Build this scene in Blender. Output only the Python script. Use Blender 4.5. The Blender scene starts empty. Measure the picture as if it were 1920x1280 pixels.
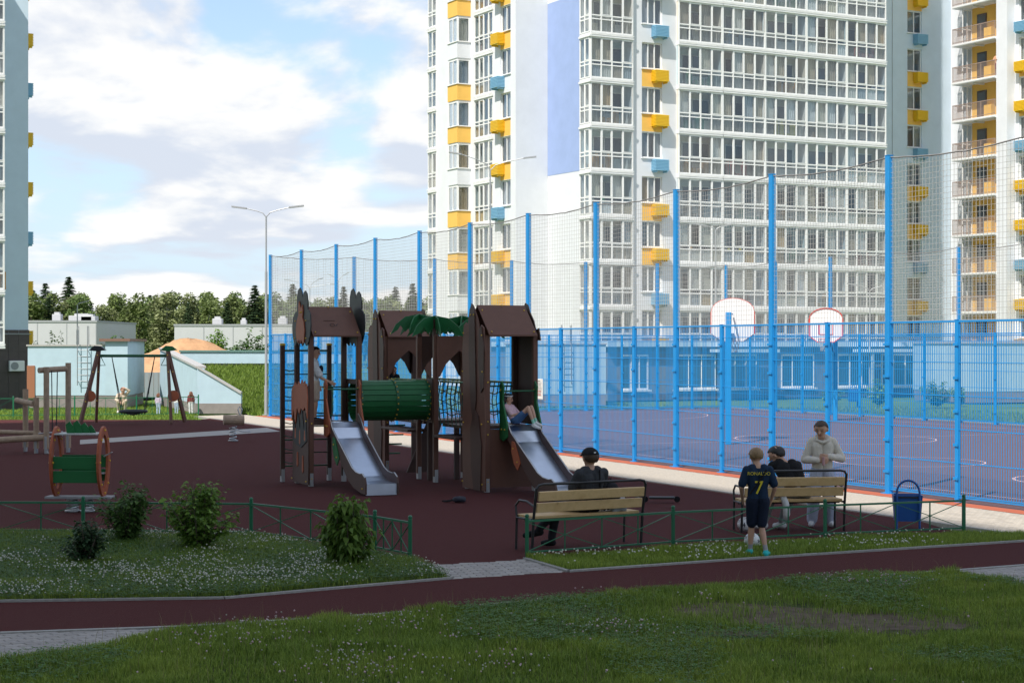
import bpy, bmesh, math, random
import numpy as np
from mathutils import Vector, Matrix, Euler

R = math.radians
rnd = random.Random(7)
SC = bpy.context.scene
COL = SC.collection

# ------------------------------------------------------------------ camera
FPX, HOR, CAMH = 3300.0, 648.0, 2.8          # focal length in photo pixels, horizon row, eye height
cam = bpy.data.cameras.new('camera')
cam.sensor_width = 36.0
cam.lens = FPX / 1920.0 * 36.0
cam.shift_y = (HOR - 640.0) / 1920.0
cam.clip_end = 3000.0
camo = bpy.data.objects.new('camera', cam)
camo.location = (0, 0, CAMH)
camo.rotation_euler = (R(90), 0, 0)
COL.objects.link(camo)
SC.camera = camo

def G(x, y, z=0.0):
    """photo pixel of a point at height z -> world position"""
    d = FPX * (CAMH - z) / (y - HOR)
    return Vector(((x - 960.0) / FPX * d, d, z))

# ------------------------------------------------------------------ sky and sun
SUN_H = Vector((-0.5, -0.866))               # horizontal direction towards the sun
SUN_EL = R(52)
world = bpy.data.worlds.new('World')
SC.world = world
world.use_nodes = True

def make_world():
    nt = world.node_tree
    N, L = nt.nodes, nt.links
    N.clear()
    def n(t, **k):
        o = N.new(t)
        for a, b in k.items():
            setattr(o, a, b)
        return o
    def math_(op, a, b=None, clamp=False):
        m = n('ShaderNodeMath', operation=op, use_clamp=clamp)
        for i, v in enumerate((a, b)):
            if v is None:
                continue
            if hasattr(v, 'is_linked'):
                L.new(v, m.inputs[i])
            else:
                m.inputs[i].default_value = v
        return m.outputs[0]
    out = n('ShaderNodeOutputWorld')
    sky = n('ShaderNodeTexSky', sky_type='NISHITA', sun_disc=False)
    sky.sun_elevation = SUN_EL
    sky.sun_rotation = math.atan2(SUN_H.x, SUN_H.y)
    sky.air_density = 1.0
    sky.dust_density = 0.25
    sky.ozone_density = 1.5
    bg1 = n('ShaderNodeBackground')
    bg1.inputs['Strength'].default_value = 0.11
    L.new(sky.outputs[0], bg1.inputs[0])
    tc = n('ShaderNodeTexCoord')
    # clouds: one noise field over the whole dome, flattened in height
    def field(dz):
        a = n('ShaderNodeVectorMath', operation='ADD')
        L.new(tc.outputs['Generated'], a.inputs[0])
        a.inputs[1].default_value = (0, 0, dz)
        # height on a log scale: cloud rows close up towards the horizon
        sp = n('ShaderNodeSeparateXYZ')
        L.new(a.outputs[0], sp.inputs[0])
        lz = math_('LOGARITHM', math_('ADD', math_('MAXIMUM', sp.outputs['Z'], 0.0), 0.045), math.e)
        mp = n('ShaderNodeCombineXYZ')
        L.new(math_('MULTIPLY', sp.outputs['X'], 8.5), mp.inputs[0])
        L.new(math_('MULTIPLY', sp.outputs['Y'], 8.5), mp.inputs[1])
        L.new(math_('MULTIPLY', lz, 3.8), mp.inputs[2])
        t = n('ShaderNodeTexNoise')
        t.inputs['Scale'].default_value = 1.0
        t.inputs['Detail'].default_value = 9.0
        t.inputs['Roughness'].default_value = 0.52
        t.inputs['Distortion'].default_value = 0.25
        L.new(mp.outputs[0], t.inputs['Vector'])
        base = t.outputs['Fac']
        # bodies of the big cumulus clouds that stand over the forest
        tot = base
        for (px, py, rad, amt) in ((230, 110, 190, .20), (540, 200, 95, .16), (410, 275, 110, .12), (130, 320, 70, .10),
                                   (760, 215, 65, .14), (650, 80, 150, .07), (640, 345, 50, .12), (300, 400, 190, .07), (620, 430, 100, .06),
                                   (660, 265, 60, -.14), (415, 15, 45, -.16), (110, 390, 40, -.10), (700, 390, 60, -.06)):
            d = Vector(((px - 960) / FPX, 1, (HOR - py) / FPX)).normalized()
            dist = n('ShaderNodeVectorMath', operation='DISTANCE')
            L.new(a.outputs[0], dist.inputs[0])
            dist.inputs[1].default_value = d
            q = math_('DIVIDE', dist.outputs['Value'], rad / FPX)
            q = math_('MULTIPLY', q, q)
            q = math_('MULTIPLY', q, -1.0)
            q = math_('EXPONENT', q)
            q = math_('MULTIPLY', q, amt)
            tot = math_('ADD', tot, q)
        return tot
    f0 = field(0.0)
    f1 = field(0.016)
    mask = n('ShaderNodeMapRange', interpolation_type='SMOOTHSTEP')
    mask.inputs['From Min'].default_value = 0.42
    mask.inputs['From Max'].default_value = 0.58
    L.new(f0, mask.inputs['Value'])
    # lit tops, grey bases: how much cloud lies above this point
    sh = n('ShaderNodeMapRange', interpolation_type='SMOOTHSTEP')
    sh.inputs['From Min'].default_value = -0.10
    sh.inputs['From Max'].default_value = 0.085
    L.new(math_('SUBTRACT', f1, f0), sh.inputs['Value'])
    colr = n('ShaderNodeMix', data_type='RGBA')
    colr.inputs['A'].default_value = (1.0, 0.985, 0.96, 1)
    colr.inputs['B'].default_value = (0.68, 0.73, 0.83, 1)
    L.new(sh.outputs[0], colr.inputs['Factor'])
    bg2 = n('ShaderNodeBackground')
    bg2.inputs['Strength'].default_value = 0.62
    L.new(colr.outputs['Result'], bg2.inputs[0])
    # pale haze band all round the horizon
    sep = n('ShaderNodeSeparateXYZ')
    L.new(tc.outputs['Generated'], sep.inputs[0])
    hz = math_('EXPONENT', math_('MULTIPLY', math_('ABSOLUTE', sep.outputs['Z']), -5.0))
    bg3 = n('ShaderNodeBackground')
    bg3.inputs[0].default_value = (0.50, 0.65, 0.86, 1)
    bg3.inputs['Strength'].default_value = 0.62
    mh = n('ShaderNodeMixShader')
    L.new(math_('MULTIPLY', hz, 0.9), mh.inputs[0])
    L.new(bg1.outputs[0], mh.inputs[1])
    L.new(bg3.outputs[0], mh.inputs[2])
    mx = n('ShaderNodeMixShader')
    L.new(math_('MULTIPLY', mask.outputs[0], 0.93), mx.inputs[0])
    L.new(mh.outputs[0], mx.inputs[1])
    L.new(bg2.outputs[0], mx.inputs[2])
    L.new(mx.outputs[0], out.inputs[0])
make_world()

sd = bpy.data.lights.new('sun', 'SUN')
sd.energy = 3.4
sd.angle = R(0.53)
sd.color = (1.0, 0.955, 0.88)
sun = bpy.data.objects.new('sun', sd)
to_sun = Vector((SUN_H.x * math.cos(SUN_EL), SUN_H.y * math.cos(SUN_EL), math.sin(SUN_EL)))
sun.rotation_euler = to_sun.to_track_quat('Z', 'Y').to_euler()
sun.location = (-20, -30, 80)
COL.objects.link(sun)

SC.view_settings.view_transform = 'Standard'
SC.view_settings.look = 'None'
SC.view_settings.gamma = 1.0
SC.view_settings.use_curve_mapping = False
SC.view_settings.exposure = 0.78
SC.cycles.max_bounces = 8
SC.cycles.transparent_max_bounces = 24

# ------------------------------------------------------------------ materials
MATS = {}
def mat(name, col, rough=0.6, metal=0.0, var=0.0, scale=8.0, bump=0.0, bscale=60.0, spec=0.5, rand=0.0, coord='Object'):
    """plain procedural surface: base colour with noise variation, fine relief, optional per-object shift"""
    if name in MATS:
        return MATS[name]
    m = bpy.data.materials.new(name)
    m.use_nodes = True
    nt = m.node_tree
    b = nt.nodes['Principled BSDF']
    b.inputs['Roughness'].default_value = rough
    b.inputs['Metallic'].default_value = metal
    b.inputs['Specular IOR Level'].default_value = spec
    c4 = (*col, 1)
    b.inputs['Base Color'].default_value = c4
    tc = nt.nodes.new('ShaderNodeTexCoord')
    last = None
    if var > 0:
        nz = nt.nodes.new('ShaderNodeTexNoise')
        nz.inputs['Scale'].default_value = scale
        nz.inputs['Detail'].default_value = 6
        nz.inputs['Roughness'].default_value = 0.6
        nt.links.new(tc.outputs[coord], nz.inputs['Vector'])
        mr = nt.nodes.new('ShaderNodeMapRange')
        mr.inputs['From Min'].default_value = 0.3
        mr.inputs['From Max'].default_value = 0.7
        mr.inputs['To Min'].default_value = 1 - var
        mr.inputs['To Max'].default_value = 1 + var
        nt.links.new(nz.outputs['Fac'], mr.inputs['Value'])
        last = mr.outputs[0]
    if rand > 0:
        oi = nt.nodes.new('ShaderNodeObjectInfo')
        mr2 = nt.nodes.new('ShaderNodeMapRange')
        mr2.inputs['To Min'].default_value = 1 - rand
        mr2.inputs['To Max'].default_value = 1 + rand
        nt.links.new(oi.outputs['Random'], mr2.inputs['Value'])
        if last is None:
            last = mr2.outputs[0]
        else:
            mm = nt.nodes.new('ShaderNodeMath')
            mm.operation = 'MULTIPLY'
            nt.links.new(last, mm.inputs[0])
            nt.links.new(mr2.outputs[0], mm.inputs[1])
            last = mm.outputs[0]
    if last is not None:
        vm = nt.nodes.new('ShaderNodeVectorMath')
        vm.operation = 'SCALE'
        vm.inputs[0].default_value = col
        nt.links.new(last, vm.inputs['Scale'])
        nt.links.new(vm.outputs[0], b.inputs['Base Color'])
    if bump > 0:
        n2 = nt.nodes.new('ShaderNodeTexNoise')
        n2.inputs['Scale'].default_value = bscale
        n2.inputs['Detail'].default_value = 4
        nt.links.new(tc.outputs[coord], n2.inputs['Vector'])
        bp = nt.nodes.new('ShaderNodeBump')
        bp.inputs['Strength'].default_value = bump
        bp.inputs['Distance'].default_value = 0.02
        nt.links.new(n2.outputs['Fac'], bp.inputs['Height'])
        nt.links.new(bp.outputs[0], b.inputs['Normal'])
    MATS[name] = m
    return m

def ramp_mat(name, stops, rough=0.7, var=0.12, scale=4.0, coord='Object', by='object', spec=0.3):
    """colour picked per object (by='object') or by a noise field (by='noise') from a ramp"""
    if name in MATS:
        return MATS[name]
    m = bpy.data.materials.new(name)
    m.use_nodes = True
    nt = m.node_tree
    b = nt.nodes['Principled BSDF']
    b.inputs['Roughness'].default_value = rough
    b.inputs['Specular IOR Level'].default_value = spec
    rp = nt.nodes.new('ShaderNodeValToRGB')
    el = rp.color_ramp.elements
    while len(el) < len(stops):
        el.new(0.5)
    for e, (p, c) in zip(el, stops):
        e.position = p
        e.color = (*c, 1)
    tc = nt.nodes.new('ShaderNodeTexCoord')
    nz = nt.nodes.new('ShaderNodeTexNoise')
    nz.inputs['Scale'].default_value = scale
    nz.inputs['Detail'].default_value = 6
    nz.inputs['Roughness'].default_value = 0.6
    nt.links.new(tc.outputs[coord], nz.inputs['Vector'])
    if by == 'object':
        rp.color_ramp.interpolation = 'CONSTANT'
        oi = nt.nodes.new('ShaderNodeObjectInfo')
        nt.links.new(oi.outputs['Random'], rp.inputs[0])
        mr = nt.nodes.new('ShaderNodeMapRange')
        mr.inputs['To Min'].default_value = 1 - var
        mr.inputs['To Max'].default_value = 1 + var
        nt.links.new(nz.outputs['Fac'], mr.inputs['Value'])
        vm = nt.nodes.new('ShaderNodeVectorMath')
        vm.operation = 'SCALE'
        nt.links.new(rp.outputs[0], vm.inputs[0])
        nt.links.new(mr.outputs[0], vm.inputs['Scale'])
        nt.links.new(vm.outputs[0], b.inputs['Base Color'])
    else:
        nt.links.new(nz.outputs['Fac'], rp.inputs[0])
        nt.links.new(rp.outputs[0], b.inputs['Base Color'])
    MATS[name] = m
    return m

def glass_mat(name, tint, trans=0.75, rough=0.03):
    if name in MATS:
        return MATS[name]
    m = bpy.data.materials.new(name)
    m.use_nodes = True
    nt = m.node_tree
    nt.nodes.clear()
    out = nt.nodes.new('ShaderNodeOutputMaterial')
    tr = nt.nodes.new('ShaderNodeBsdfTransparent')
    tr.inputs[0].default_value = (*[c * trans for c in tint], 1)
    gl = nt.nodes.new('ShaderNodeBsdfGlossy')
    gl.inputs['Roughness'].default_value = rough
    lw = nt.nodes.new('ShaderNodeLayerWeight')
    lw.inputs['Blend'].default_value = 0.5
    pw = nt.nodes.new('ShaderNodeMath')
    pw.operation = 'POWER'
    pw.inputs[1].default_value = 3.0
    fr = nt.nodes.new('ShaderNodeMath')
    fr.operation = 'MULTIPLY_ADD'
    fr.inputs[1].default_value = 0.75
    fr.inputs[2].default_value = 0.07
    nt.links.new(lw.outputs['Facing'], pw.inputs[0])
    nt.links.new(pw.outputs[0], fr.inputs[0])
    mx = nt.nodes.new('ShaderNodeMixShader')
    nt.links.new(fr.outputs[0], mx.inputs[0])
    nt.links.new(tr.outputs[0], mx.inputs[1])
    nt.links.new(gl.outputs[0], mx.inputs[2])
    nt.links.new(mx.outputs[0], out.inputs[0])
    MATS[name] = m
    return m

def leaf_mat(name, c1, c2, rough=0.55, trans=0.35):
    """foliage: colour varies from leaf to leaf (random per island) and lets some light through"""
    if name in MATS:
        return MATS[name]
    m = bpy.data.materials.new(name)
    m.use_nodes = True
    nt = m.node_tree
    b = nt.nodes['Principled BSDF']
    b.inputs['Roughness'].default_value = rough
    b.inputs['Specular IOR Level'].default_value = 0.3
    ge = nt.nodes.new('ShaderNodeNewGeometry')
    oi = nt.nodes.new('ShaderNodeObjectInfo')
    mx = nt.nodes.new('ShaderNodeMix')
    mx.data_type = 'RGBA'
    mx.inputs['A'].default_value = (*c1, 1)
    mx.inputs['B'].default_value = (*c2, 1)
    nt.links.new(ge.outputs['Random Per Island'], mx.inputs['Factor'])
    mr = nt.nodes.new('ShaderNodeMapRange')
    mr.inputs['To Min'].default_value = 0.75
    mr.inputs['To Max'].default_value = 1.2
    nt.links.new(oi.outputs['Random'], mr.inputs['Value'])
    vm = nt.nodes.new('ShaderNodeVectorMath')
    vm.operation = 'SCALE'
    nt.links.new(mx.outputs['Result'], vm.inputs[0])
    nt.links.new(mr.outputs[0], vm.inputs['Scale'])
    nt.links.new(vm.outputs[0], b.inputs['Base Color'])
    tl = nt.nodes.new('ShaderNodeBsdfTranslucent')
    nt.links.new(vm.outputs[0], tl.inputs[0])
    ms = nt.nodes.new('ShaderNodeMixShader')
    ms.inputs[0].default_value = trans
    nt.links.new(b.outputs[0], ms.inputs[1])
    nt.links.new(tl.outputs[0], ms.inputs[2])
    nt.links.new(ms.outputs[0], nt.nodes['Material Output'].inputs[0])
    MATS[name] = m
    return m

# ------------------------------------------------------------------ mesh helpers
class MB:
    """collects shapes, then links them as ONE mesh object"""
    def __init__(s):
        s.v, s.f, s.m = [], [], []
        s.mi = 0
        s.M = None
    def add(s, vs, fs):
        o = len(s.v)
        if s.M is not None:
            vs = [s.M @ Vector(p) for p in vs]
        s.v += [tuple(p) for p in vs]
        s.f += [tuple(i + o for i in f) for f in fs]
        s.m += [s.mi] * len(fs)
        return s
    def box(s, x0, x1, y0, y1, z0, z1):
        return s.add([(x0, y0, z0), (x1, y0, z0), (x1, y1, z0), (x0, y1, z0), (x0, y0, z1), (x1, y0, z1), (x1, y1, z1), (x0, y1, z1)],
                     [(0, 3, 2, 1), (4, 5, 6, 7), (0, 1, 5, 4), (1, 2, 6, 5), (2, 3, 7, 6), (3, 0, 4, 7)])
    def bbox(s, x0, x1, y0, y1, z0, z1, b=0.01):
        """box with chamfered vertical and horizontal edges"""
        def ring(i, z):
            return [(x0 + i, y0 + b, z), (x0 + b, y0 + i, z), (x1 - b, y0 + i, z), (x1 - i, y0 + b, z),
                    (x1 - i, y1 - b, z), (x1 - b, y1 - i, z), (x0 + b, y1 - i, z), (x0 + i, y1 - b, z)]
        rs = [ring(b * .7, z0), ring(0, z0 + b), ring(0, z1 - b), ring(b * .7, z1)]
        vs = sum(rs, [])
        fs = [tuple(range(7, -1, -1)), tuple(range(24, 32))]
        for k in range(3):
            for i in range(8):
                j = (i + 1) % 8
                fs.append((k * 8 + i, k * 8 + j, k * 8 + 8 + j, k * 8 + 8 + i))
        return s.add(vs, fs)
    def bar(s, p, q, w, d=None, up=(0, 0, 1)):
        """straight square bar from p to q"""
        d = d or w
        p, q = Vector(p), Vector(q)
        t = (q - p).normalized()
        u = Vector(up)
        if abs(t.dot(u)) > .98:
            u = Vector((0, 1, 0))
        a = t.cross(u).normalized() * (w / 2)
        b = a.cross(t).normalized() * (d / 2)
        vs = [p - a - b, p + a - b, p + a + b, p - a + b, q - a - b, q + a - b, q + a + b, q - a + b]
        return s.add(vs, [(0, 3, 2, 1), (4, 5, 6, 7), (0, 1, 5, 4), (1, 2, 6, 5), (2, 3, 7, 6), (3, 0, 4, 7)])
    def tube(s, pts, r, n=8, cap=True):
        pts = [Vector(p) for p in pts]
        rs = r if isinstance(r, (list, tuple)) else [r] * len(pts)
        vs, fs = [], []
        t = (pts[1] - pts[0]).normalized()
        u = Vector((0, 0, 1)) if abs(t.z) < .9 else Vector((1, 0, 0))
        a = t.cross(u).normalized()
        for i, p in enumerate(pts):
            if i == 0:
                t = pts[1] - pts[0]
            elif i == len(pts) - 1:
                t = pts[-1] - pts[-2]
            else:
                t = (pts[i + 1] - p).normalized() + (p - pts[i - 1]).normalized()
            t = t.normalized()
            a = (a - t * a.dot(t)).normalized()
            b = t.cross(a)
            for k in range(n):
                c = 2 * math.pi * k / n
                vs.append(p + (a * math.cos(c) + b * math.sin(c)) * rs[i])
        for i in range(len(pts) - 1):
            for k in range(n):
                j = (k + 1) % n
                fs.append((i * n + k, i * n + j, (i + 1) * n + j, (i + 1) * n + k))
        if cap:
            fs.append(tuple(range(n - 1, -1, -1)))
            fs.append(tuple((len(pts) - 1) * n + k for k in range(n)))
        return s.add(vs, fs)
    def ball(s, c, r, n=10, m=7):
        rx, ry, rz = r if isinstance(r, (list, tuple)) else (r, r, r)
        vs, fs = [(c[0], c[1], c[2] - rz)], []
        for i in range(1, m):
            a = -math.pi / 2 + math.pi * i / m
            for k in range(n):
                b = 2 * math.pi * k / n
                vs.append((c[0] + rx * math.cos(a) * math.cos(b), c[1] + ry * math.cos(a) * math.sin(b), c[2] + rz * math.sin(a)))
        vs.append((c[0], c[1], c[2] + rz))
        for k in range(n):
            j = (k + 1) % n
            fs.append((0, 1 + j, 1 + k))
            for i in range(m - 2):
                fs.append((1 + i * n + k, 1 + i * n + j, 1 + (i + 1) * n + j, 1 + (i + 1) * n + k))
            fs.append((len(vs) - 1, 1 + (m - 2) * n + k, 1 + (m - 2) * n + j))
        return s.add(vs, fs)
    def prism(s, pts, y0, y1):
        """outline in (x, z), thickness along y"""
        n = len(pts)
        ar = sum(pts[i][0] * pts[(i + 1) % n][1] - pts[(i + 1) % n][0] * pts[i][1] for i in range(n))
        if ar < 0:
            pts = pts[::-1]
        vs = [(p[0], y0, p[1]) for p in pts] + [(p[0], y1, p[1]) for p in pts]
        fs = [tuple(range(n)), tuple(range(2 * n - 1, n - 1, -1))]
        for i in range(n):
            j = (i + 1) % n
            fs.append((i, n + i, n + j, j))
        return s.add(vs, fs)
    def quad(s, a, b, c, d):
        return s.add([a, b, c, d], [(0, 1, 2, 3)])
    def mesh(s, name, mats, smooth=False):
        me = bpy.data.meshes.new(name)
        me.from_pydata([tuple(p) for p in s.v], [], s.f)
        for mm in (mats if isinstance(mats, (list, tuple)) else [mats]):
            me.materials.append(mm)
        if any(s.m):
            me.polygons.foreach_set('material_index', s.m)
        if smooth:
            me.polygons.foreach_set('use_smooth', [True] * len(me.polygons))
        me.update()
        return me
    def build(s, name, mats, parent=None, loc=(0, 0, 0), rz=0.0, smooth=False):
        return obj(name, s.mesh(name, mats, smooth), parent, loc, rz)

def obj(name, me, parent=None, loc=(0, 0, 0), rz=0.0):
    o = bpy.data.objects.new(name, me)
    COL.objects.link(o)
    o.location = loc
    if rz:
        o.rotation_euler = (0, 0, rz)
    if parent is not None:
        o.parent = parent
    return o

def tag(o, label=None, cat=None, group=None, kind=None):
    if label: o['label'] = label
    if cat: o['category'] = cat
    if group: o['group'] = group
    if kind: o['kind'] = kind
    return o

def thing(name, label, cat, loc=(0, 0, 0), rz=0.0, group=None):
    return tag(obj(name, None, None, loc, rz), label, cat, group)

def copy_tree(o, parent=None):
    c = o.copy()
    COL.objects.link(c)
    c.parent = parent
    for ch in list(o.children):
        copy_tree(ch, c)
    return c

def struct(name, mb, m, **k):
    return tag(mb.build(name, m, **k), kind='structure')

def smooth_all(o):
    o.data.polygons.foreach_set('use_smooth', [True] * len(o.data.polygons))
    return o

def np_mesh(name, V, F, mats, mi=None):
    """mesh straight from numpy arrays; F is (n,3) or (n,4)"""
    me = bpy.data.meshes.new(name)
    k = F.shape[1]
    me.vertices.add(len(V))
    me.vertices.foreach_set('co', V.astype(np.float32).ravel())
    me.loops.add(F.size)
    me.loops.foreach_set('vertex_index', F.astype(np.int32).ravel())
    me.polygons.add(len(F))
    me.polygons.foreach_set('loop_start', np.arange(0, F.size, k, dtype=np.int32))
    me.polygons.foreach_set('loop_total', np.full(len(F), k, dtype=np.int32))
    for m in (mats if isinstance(mats, (list, tuple)) else [mats]):
        me.materials.append(m)
    if mi is not None:
        me.polygons.foreach_set('material_index', mi.astype(np.int32))
    me.update(calc_edges=True)
    me.validate()
    return me
# ================================================================== GROUND
FA, FB = G(1667, 924.8), G(507, 780)          # two post feet of the court's near fence
FD = (FB - FA).normalized()                   # along the fence, away from the camera
FP = Vector((FD.y, -FD.x, 0))                 # into the court
COURT_W = 21.1
def FL(s, off, z=0.0):
    """point s metres from the far corner towards the camera, off metres into the court"""
    p = FB - FD * s + FP * off
    return Vector((p.x, p.y, z))

def smooth(a, b, x):
    t = min(1, max(0, (x - a) / (b - a)))
    return t * t * (3 - 2 * t)
def dip(x, y):
    return -1.0 * smooth(-19.0, -22.5, x) * smooth(70, 88, y)

m_soil = ramp_mat('lawn soil', [(0.3, (.030, .042, .012)), (0.5, (.055, .075, .022)), (0.62, (.075, .060, .038)), (0.75, (.04, .055, .018))], by='noise', scale=1.6, rough=.95, spec=.1)
m_field = ramp_mat('far grass', [(0.3, (.07, .12, .025)), (0.55, (.11, .18, .035)), (0.75, (.15, .19, .06))], by='noise', scale=.35, rough=.95, spec=.1)
m_rubber = mat('dark red rubber', (.085, .029, .028), .95, var=.28, scale=140, bump=.5, bscale=350, spec=.06)
m_court = mat('court rubber', (.125, .075, .082), .85, var=.16, scale=30, bump=.3, bscale=250, spec=.25)
m_redstrip = mat('brick red rubber strip', (.42, .11, .055), .85, var=.15, scale=60, bump=.3, bscale=200, spec=.25)
m_paver = mat('grey paver', (.31, .285, .265), .85, var=.16, scale=25, bump=.3, bscale=150, rand=.13)
m_paverw = mat('sand paver', (.40, .35, .29), .85, var=.16, scale=18, bump=.3, bscale=150, rand=.12)
m_joint = mat('paver joint sand', (.13, .115, .10), .95, var=.2, scale=60)
m_kerb = mat('concrete kerb', (.30, .29, .27), .85, var=.18, scale=20, bump=.2)
m_line = mat('court line paint', (.50, .33, .32), .8, var=.2, scale=30)

def sheet(name, pts, z, m, kind='structure'):
    me = bpy.data.meshes.new(name)
    bm = bmesh.new()
    vs = [bm.verts.new((p[0], p[1], z)) for p in pts]
    f = bm.faces.new(vs)
    f.normal_update()
    if f.normal.z < 0:
        f.normal_flip()
    bmesh.ops.triangulate(bm, faces=[f])
    bm.to_mesh(me)
    bm.free()
    me.materials.append(m)
    return tag(obj(name, me), kind=kind)

# one terrain sheet to the horizon, dropping a metre at the foot of the left tower
def terrain():
    xs = [-900, -400, -150, -80, -50, -40] + [-34 + i for i in range(24)] + [-6, 0, 20, 60, 150, 400, 900]
    ys = [-300, -60, 0, 40, 60] + [66 + 2 * i for i in range(16)] + [104, 115, 135, 200, 400, 800, 1800]
    vs = [(x, y, -0.07 + dip(x, y)) for y in ys for x in xs]
    n = len(xs)
    fs = [(j * n + i, j * n + i + 1, (j + 1) * n + i + 1, (j + 1) * n + i) for j in range(len(ys) - 1) for i in range(n - 1)]
    mb = MB()
    mb.add(vs, fs)
    struct('ground', mb, m_field, smooth=True)
terrain()

def P(*px):
    return [G(x, y) for x, y in px]

court_pts = [FL(-.3, -.05), FL(-.3, COURT_W + .3), FL(56, COURT_W + .3), FL(56, -.05)]
sheet('court_surface', court_pts, 0.0, m_court)
sheet('red_rubber_strip', [FL(-.6, -.5), FL(-.6, -.05), FL(56, -.05), FL(56, -.5)], 0.004, m_redstrip)

# playground rubber
near_edge = [(1876, 1004), (1807, 1000), (1500, 1016), (1200, 1034), (988, 1047), (1070, 1070), (850, 1085), (795, 1060), (770, 1050), (690, 1034), (600, 1026), (470, 1005), (130, 1002), (-900, 1000)]
rub = [FL(-2.5 + 3.0, -2.65), FL(36, -2.65)] + [Vector(FL(44.6, -2.65))] + P(*near_edge[1:]) + P((-900, 786), (375, 786))
sheet('playground_rubber', rub, -0.012, m_rubber)
# running path in the foreground
path_hi = [(-900, 1130), (0, 1128), (420, 1122), (840, 1085), (1070, 1070), (1450, 1045), (1920, 1015), (2200, 999)]
path_lo = [(2200, 1036), (1920, 1058), (1790, 1068), (1270, 1101), (700, 1151), (350, 1173), (0, 1185), (-900, 1190)]
sheet('running_path', P(*path_hi) + P(*path_lo), -0.004, m_rubber)

def inside(poly, x, y):
    c = False
    n = len(poly)
    for i in range(n):
        a, b = poly[i], poly[i - 1]
        if (a[1] > y) != (b[1] > y) and x < (b[0] - a[0]) * (y - a[1]) / (b[1] - a[1]) + a[0]:
            c = not c
    return c

def pavers(name, poly, ang, m, z=0.004, bw=.2, bh=.1, singles=300):
    """running bond of stones; the nearest ones are objects of their own, the rest one joined part"""
    base = sheet(name, poly, z - .012, m_joint)
    ca, sa = math.cos(ang), math.sin(ang)
    loc = [(p[0] * ca + p[1] * sa, -p[0] * sa + p[1] * ca) for p in poly]
    x0, x1 = min(p[0] for p in loc), max(p[0] for p in loc)
    y0, y1 = min(p[1] for p in loc), max(p[1] for p in loc)
    cs = []
    j = 0
    y = y0
    while y < y1:
        x = x0 - (bw / 2 if j % 2 else 0)
        while x < x1:
            cx, cy = x + bw / 2, y + bh / 2
            wx, wy = cx * ca - cy * sa, cx * sa + cy * ca
            if inside(poly, wx, wy):
                cs.append((wy, wx))
            x += bw
        y += bh
        j += 1
    cs.sort()
    g = .004
    one = MB()
    c = .006
    hx, hy = bw / 2 - g, bh / 2 - g
    one.add([(-hx, -hy, -.03), (hx, -hy, -.03), (hx, hy, -.03), (-hx, hy, -.03), (-hx, -hy, -c), (hx, -hy, -c), (hx, hy, -c), (-hx, hy, -c),
             (-hx + c, -hy + c, 0), (hx - c, -hy + c, 0), (hx - c, hy - c, 0), (-hx + c, hy - c, 0)],
            [(0, 1, 5, 4), (1, 2, 6, 5), (2, 3, 7, 6), (3, 0, 4, 7), (4, 5, 9, 8), (5, 6, 10, 9), (6, 7, 11, 10), (7, 4, 8, 11), (8, 9, 10, 11)])
    me = one.mesh('paver', m)
    # only stones the camera can see count as singles
    vis = [(abs(wx) < wy * .3 and wy > 13) for wy, wx in cs]
    k = 0
    rest = MB()
    for (wy, wx), v in zip(cs, vis):
        dz = z + rnd.uniform(-.002, .002)
        if v and k < singles:
            o = obj('paver', me, base, (wx, wy, dz), ang)
            k += 1
        else:
            M = Matrix.Translation((wx, wy, dz)) @ Matrix.Rotation(ang, 4, 'Z')
            rest.M = M
            rest.add(one.v, one.f)
    if rest.v:
        tag(rest.build('far_pavers', m, base), kind='stuff')
    return base

fang = math.atan2(FD.y, FD.x)
pavers('pavement', [FL(-1.5, -2.63), FL(-1.5, -.52), FL(53, -.52), FL(53, -2.63)], fang, m_paverw)
sheet('far_pavement', [FL(.5, -2.66), FL(-1.5, -2.64), FL(-2.5, -.5), FL(-3.5, -.5)] + P((455, 776), (375, 786)), -0.006, m_paverw)
pavers('paved_entrance', P((806, 1059), (990, 1048), (1066, 1070), (852, 1084)), R(12), m_paver, z=0.0)
pavers('paved_corner', P((-700, 1205), (0, 1186), (345, 1174), (300, 1182), (180, 1210), (0, 1236), (-700, 1310)), R(35), m_paver, z=-.004)
pavers('paved_edge', P((1796, 1068), (1920, 1059), (2100, 1046), (2100, 1085), (1920, 1093), (1860, 1084)), R(12), m_paver, z=-.004)
sheet('grey_paved_strip', P((150, 824), (500, 801), (526, 808), (150, 832)), -0.006, m_paver)

def kerb(pts, w=.07, z=.02):
    mb = MB()
    pts = [Vector((p[0], p[1], 0)) for p in pts]
    for a, b in zip(pts, pts[1:]):
        n = Vector((-(b - a).y, (b - a).x, 0)).normalized() * w / 2
        mb.add([a - n - Vector((0, 0, .08)), b - n - Vector((0, 0, .08)), b + n - Vector((0, 0, .08)), a + n - Vector((0, 0, .08)),
                a - n + Vector((0, 0, z)), b - n + Vector((0, 0, z)), b + n + Vector((0, 0, z)), a + n + Vector((0, 0, z))],
               [(4, 5, 6, 7), (0, 1, 5, 4), (1, 2, 6, 5), (2, 3, 7, 6), (3, 0, 4, 7)])
    struct('kerb', mb, m_kerb)
def dense(px, n=6):
    out = []
    for a, b in zip(px, px[1:]):
        for i in range(n):
            t = i / n
            out.append((a[0] + (b[0] - a[0]) * t, a[1] + (b[1] - a[1]) * t))
    return out + [px[-1]]
kerb(P(*dense([(-900, 1129), (0, 1127), (420, 1121), (845, 1084)])))
kerb(P(*dense([(1066, 1071), (1450, 1044), (1920, 1014), (2200, 998)])))
kerb(P(*dense([(845, 1084), (795, 1059), (770, 1049)])))
kerb(P(*dense([(985, 1047), (1066, 1071)])))
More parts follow.
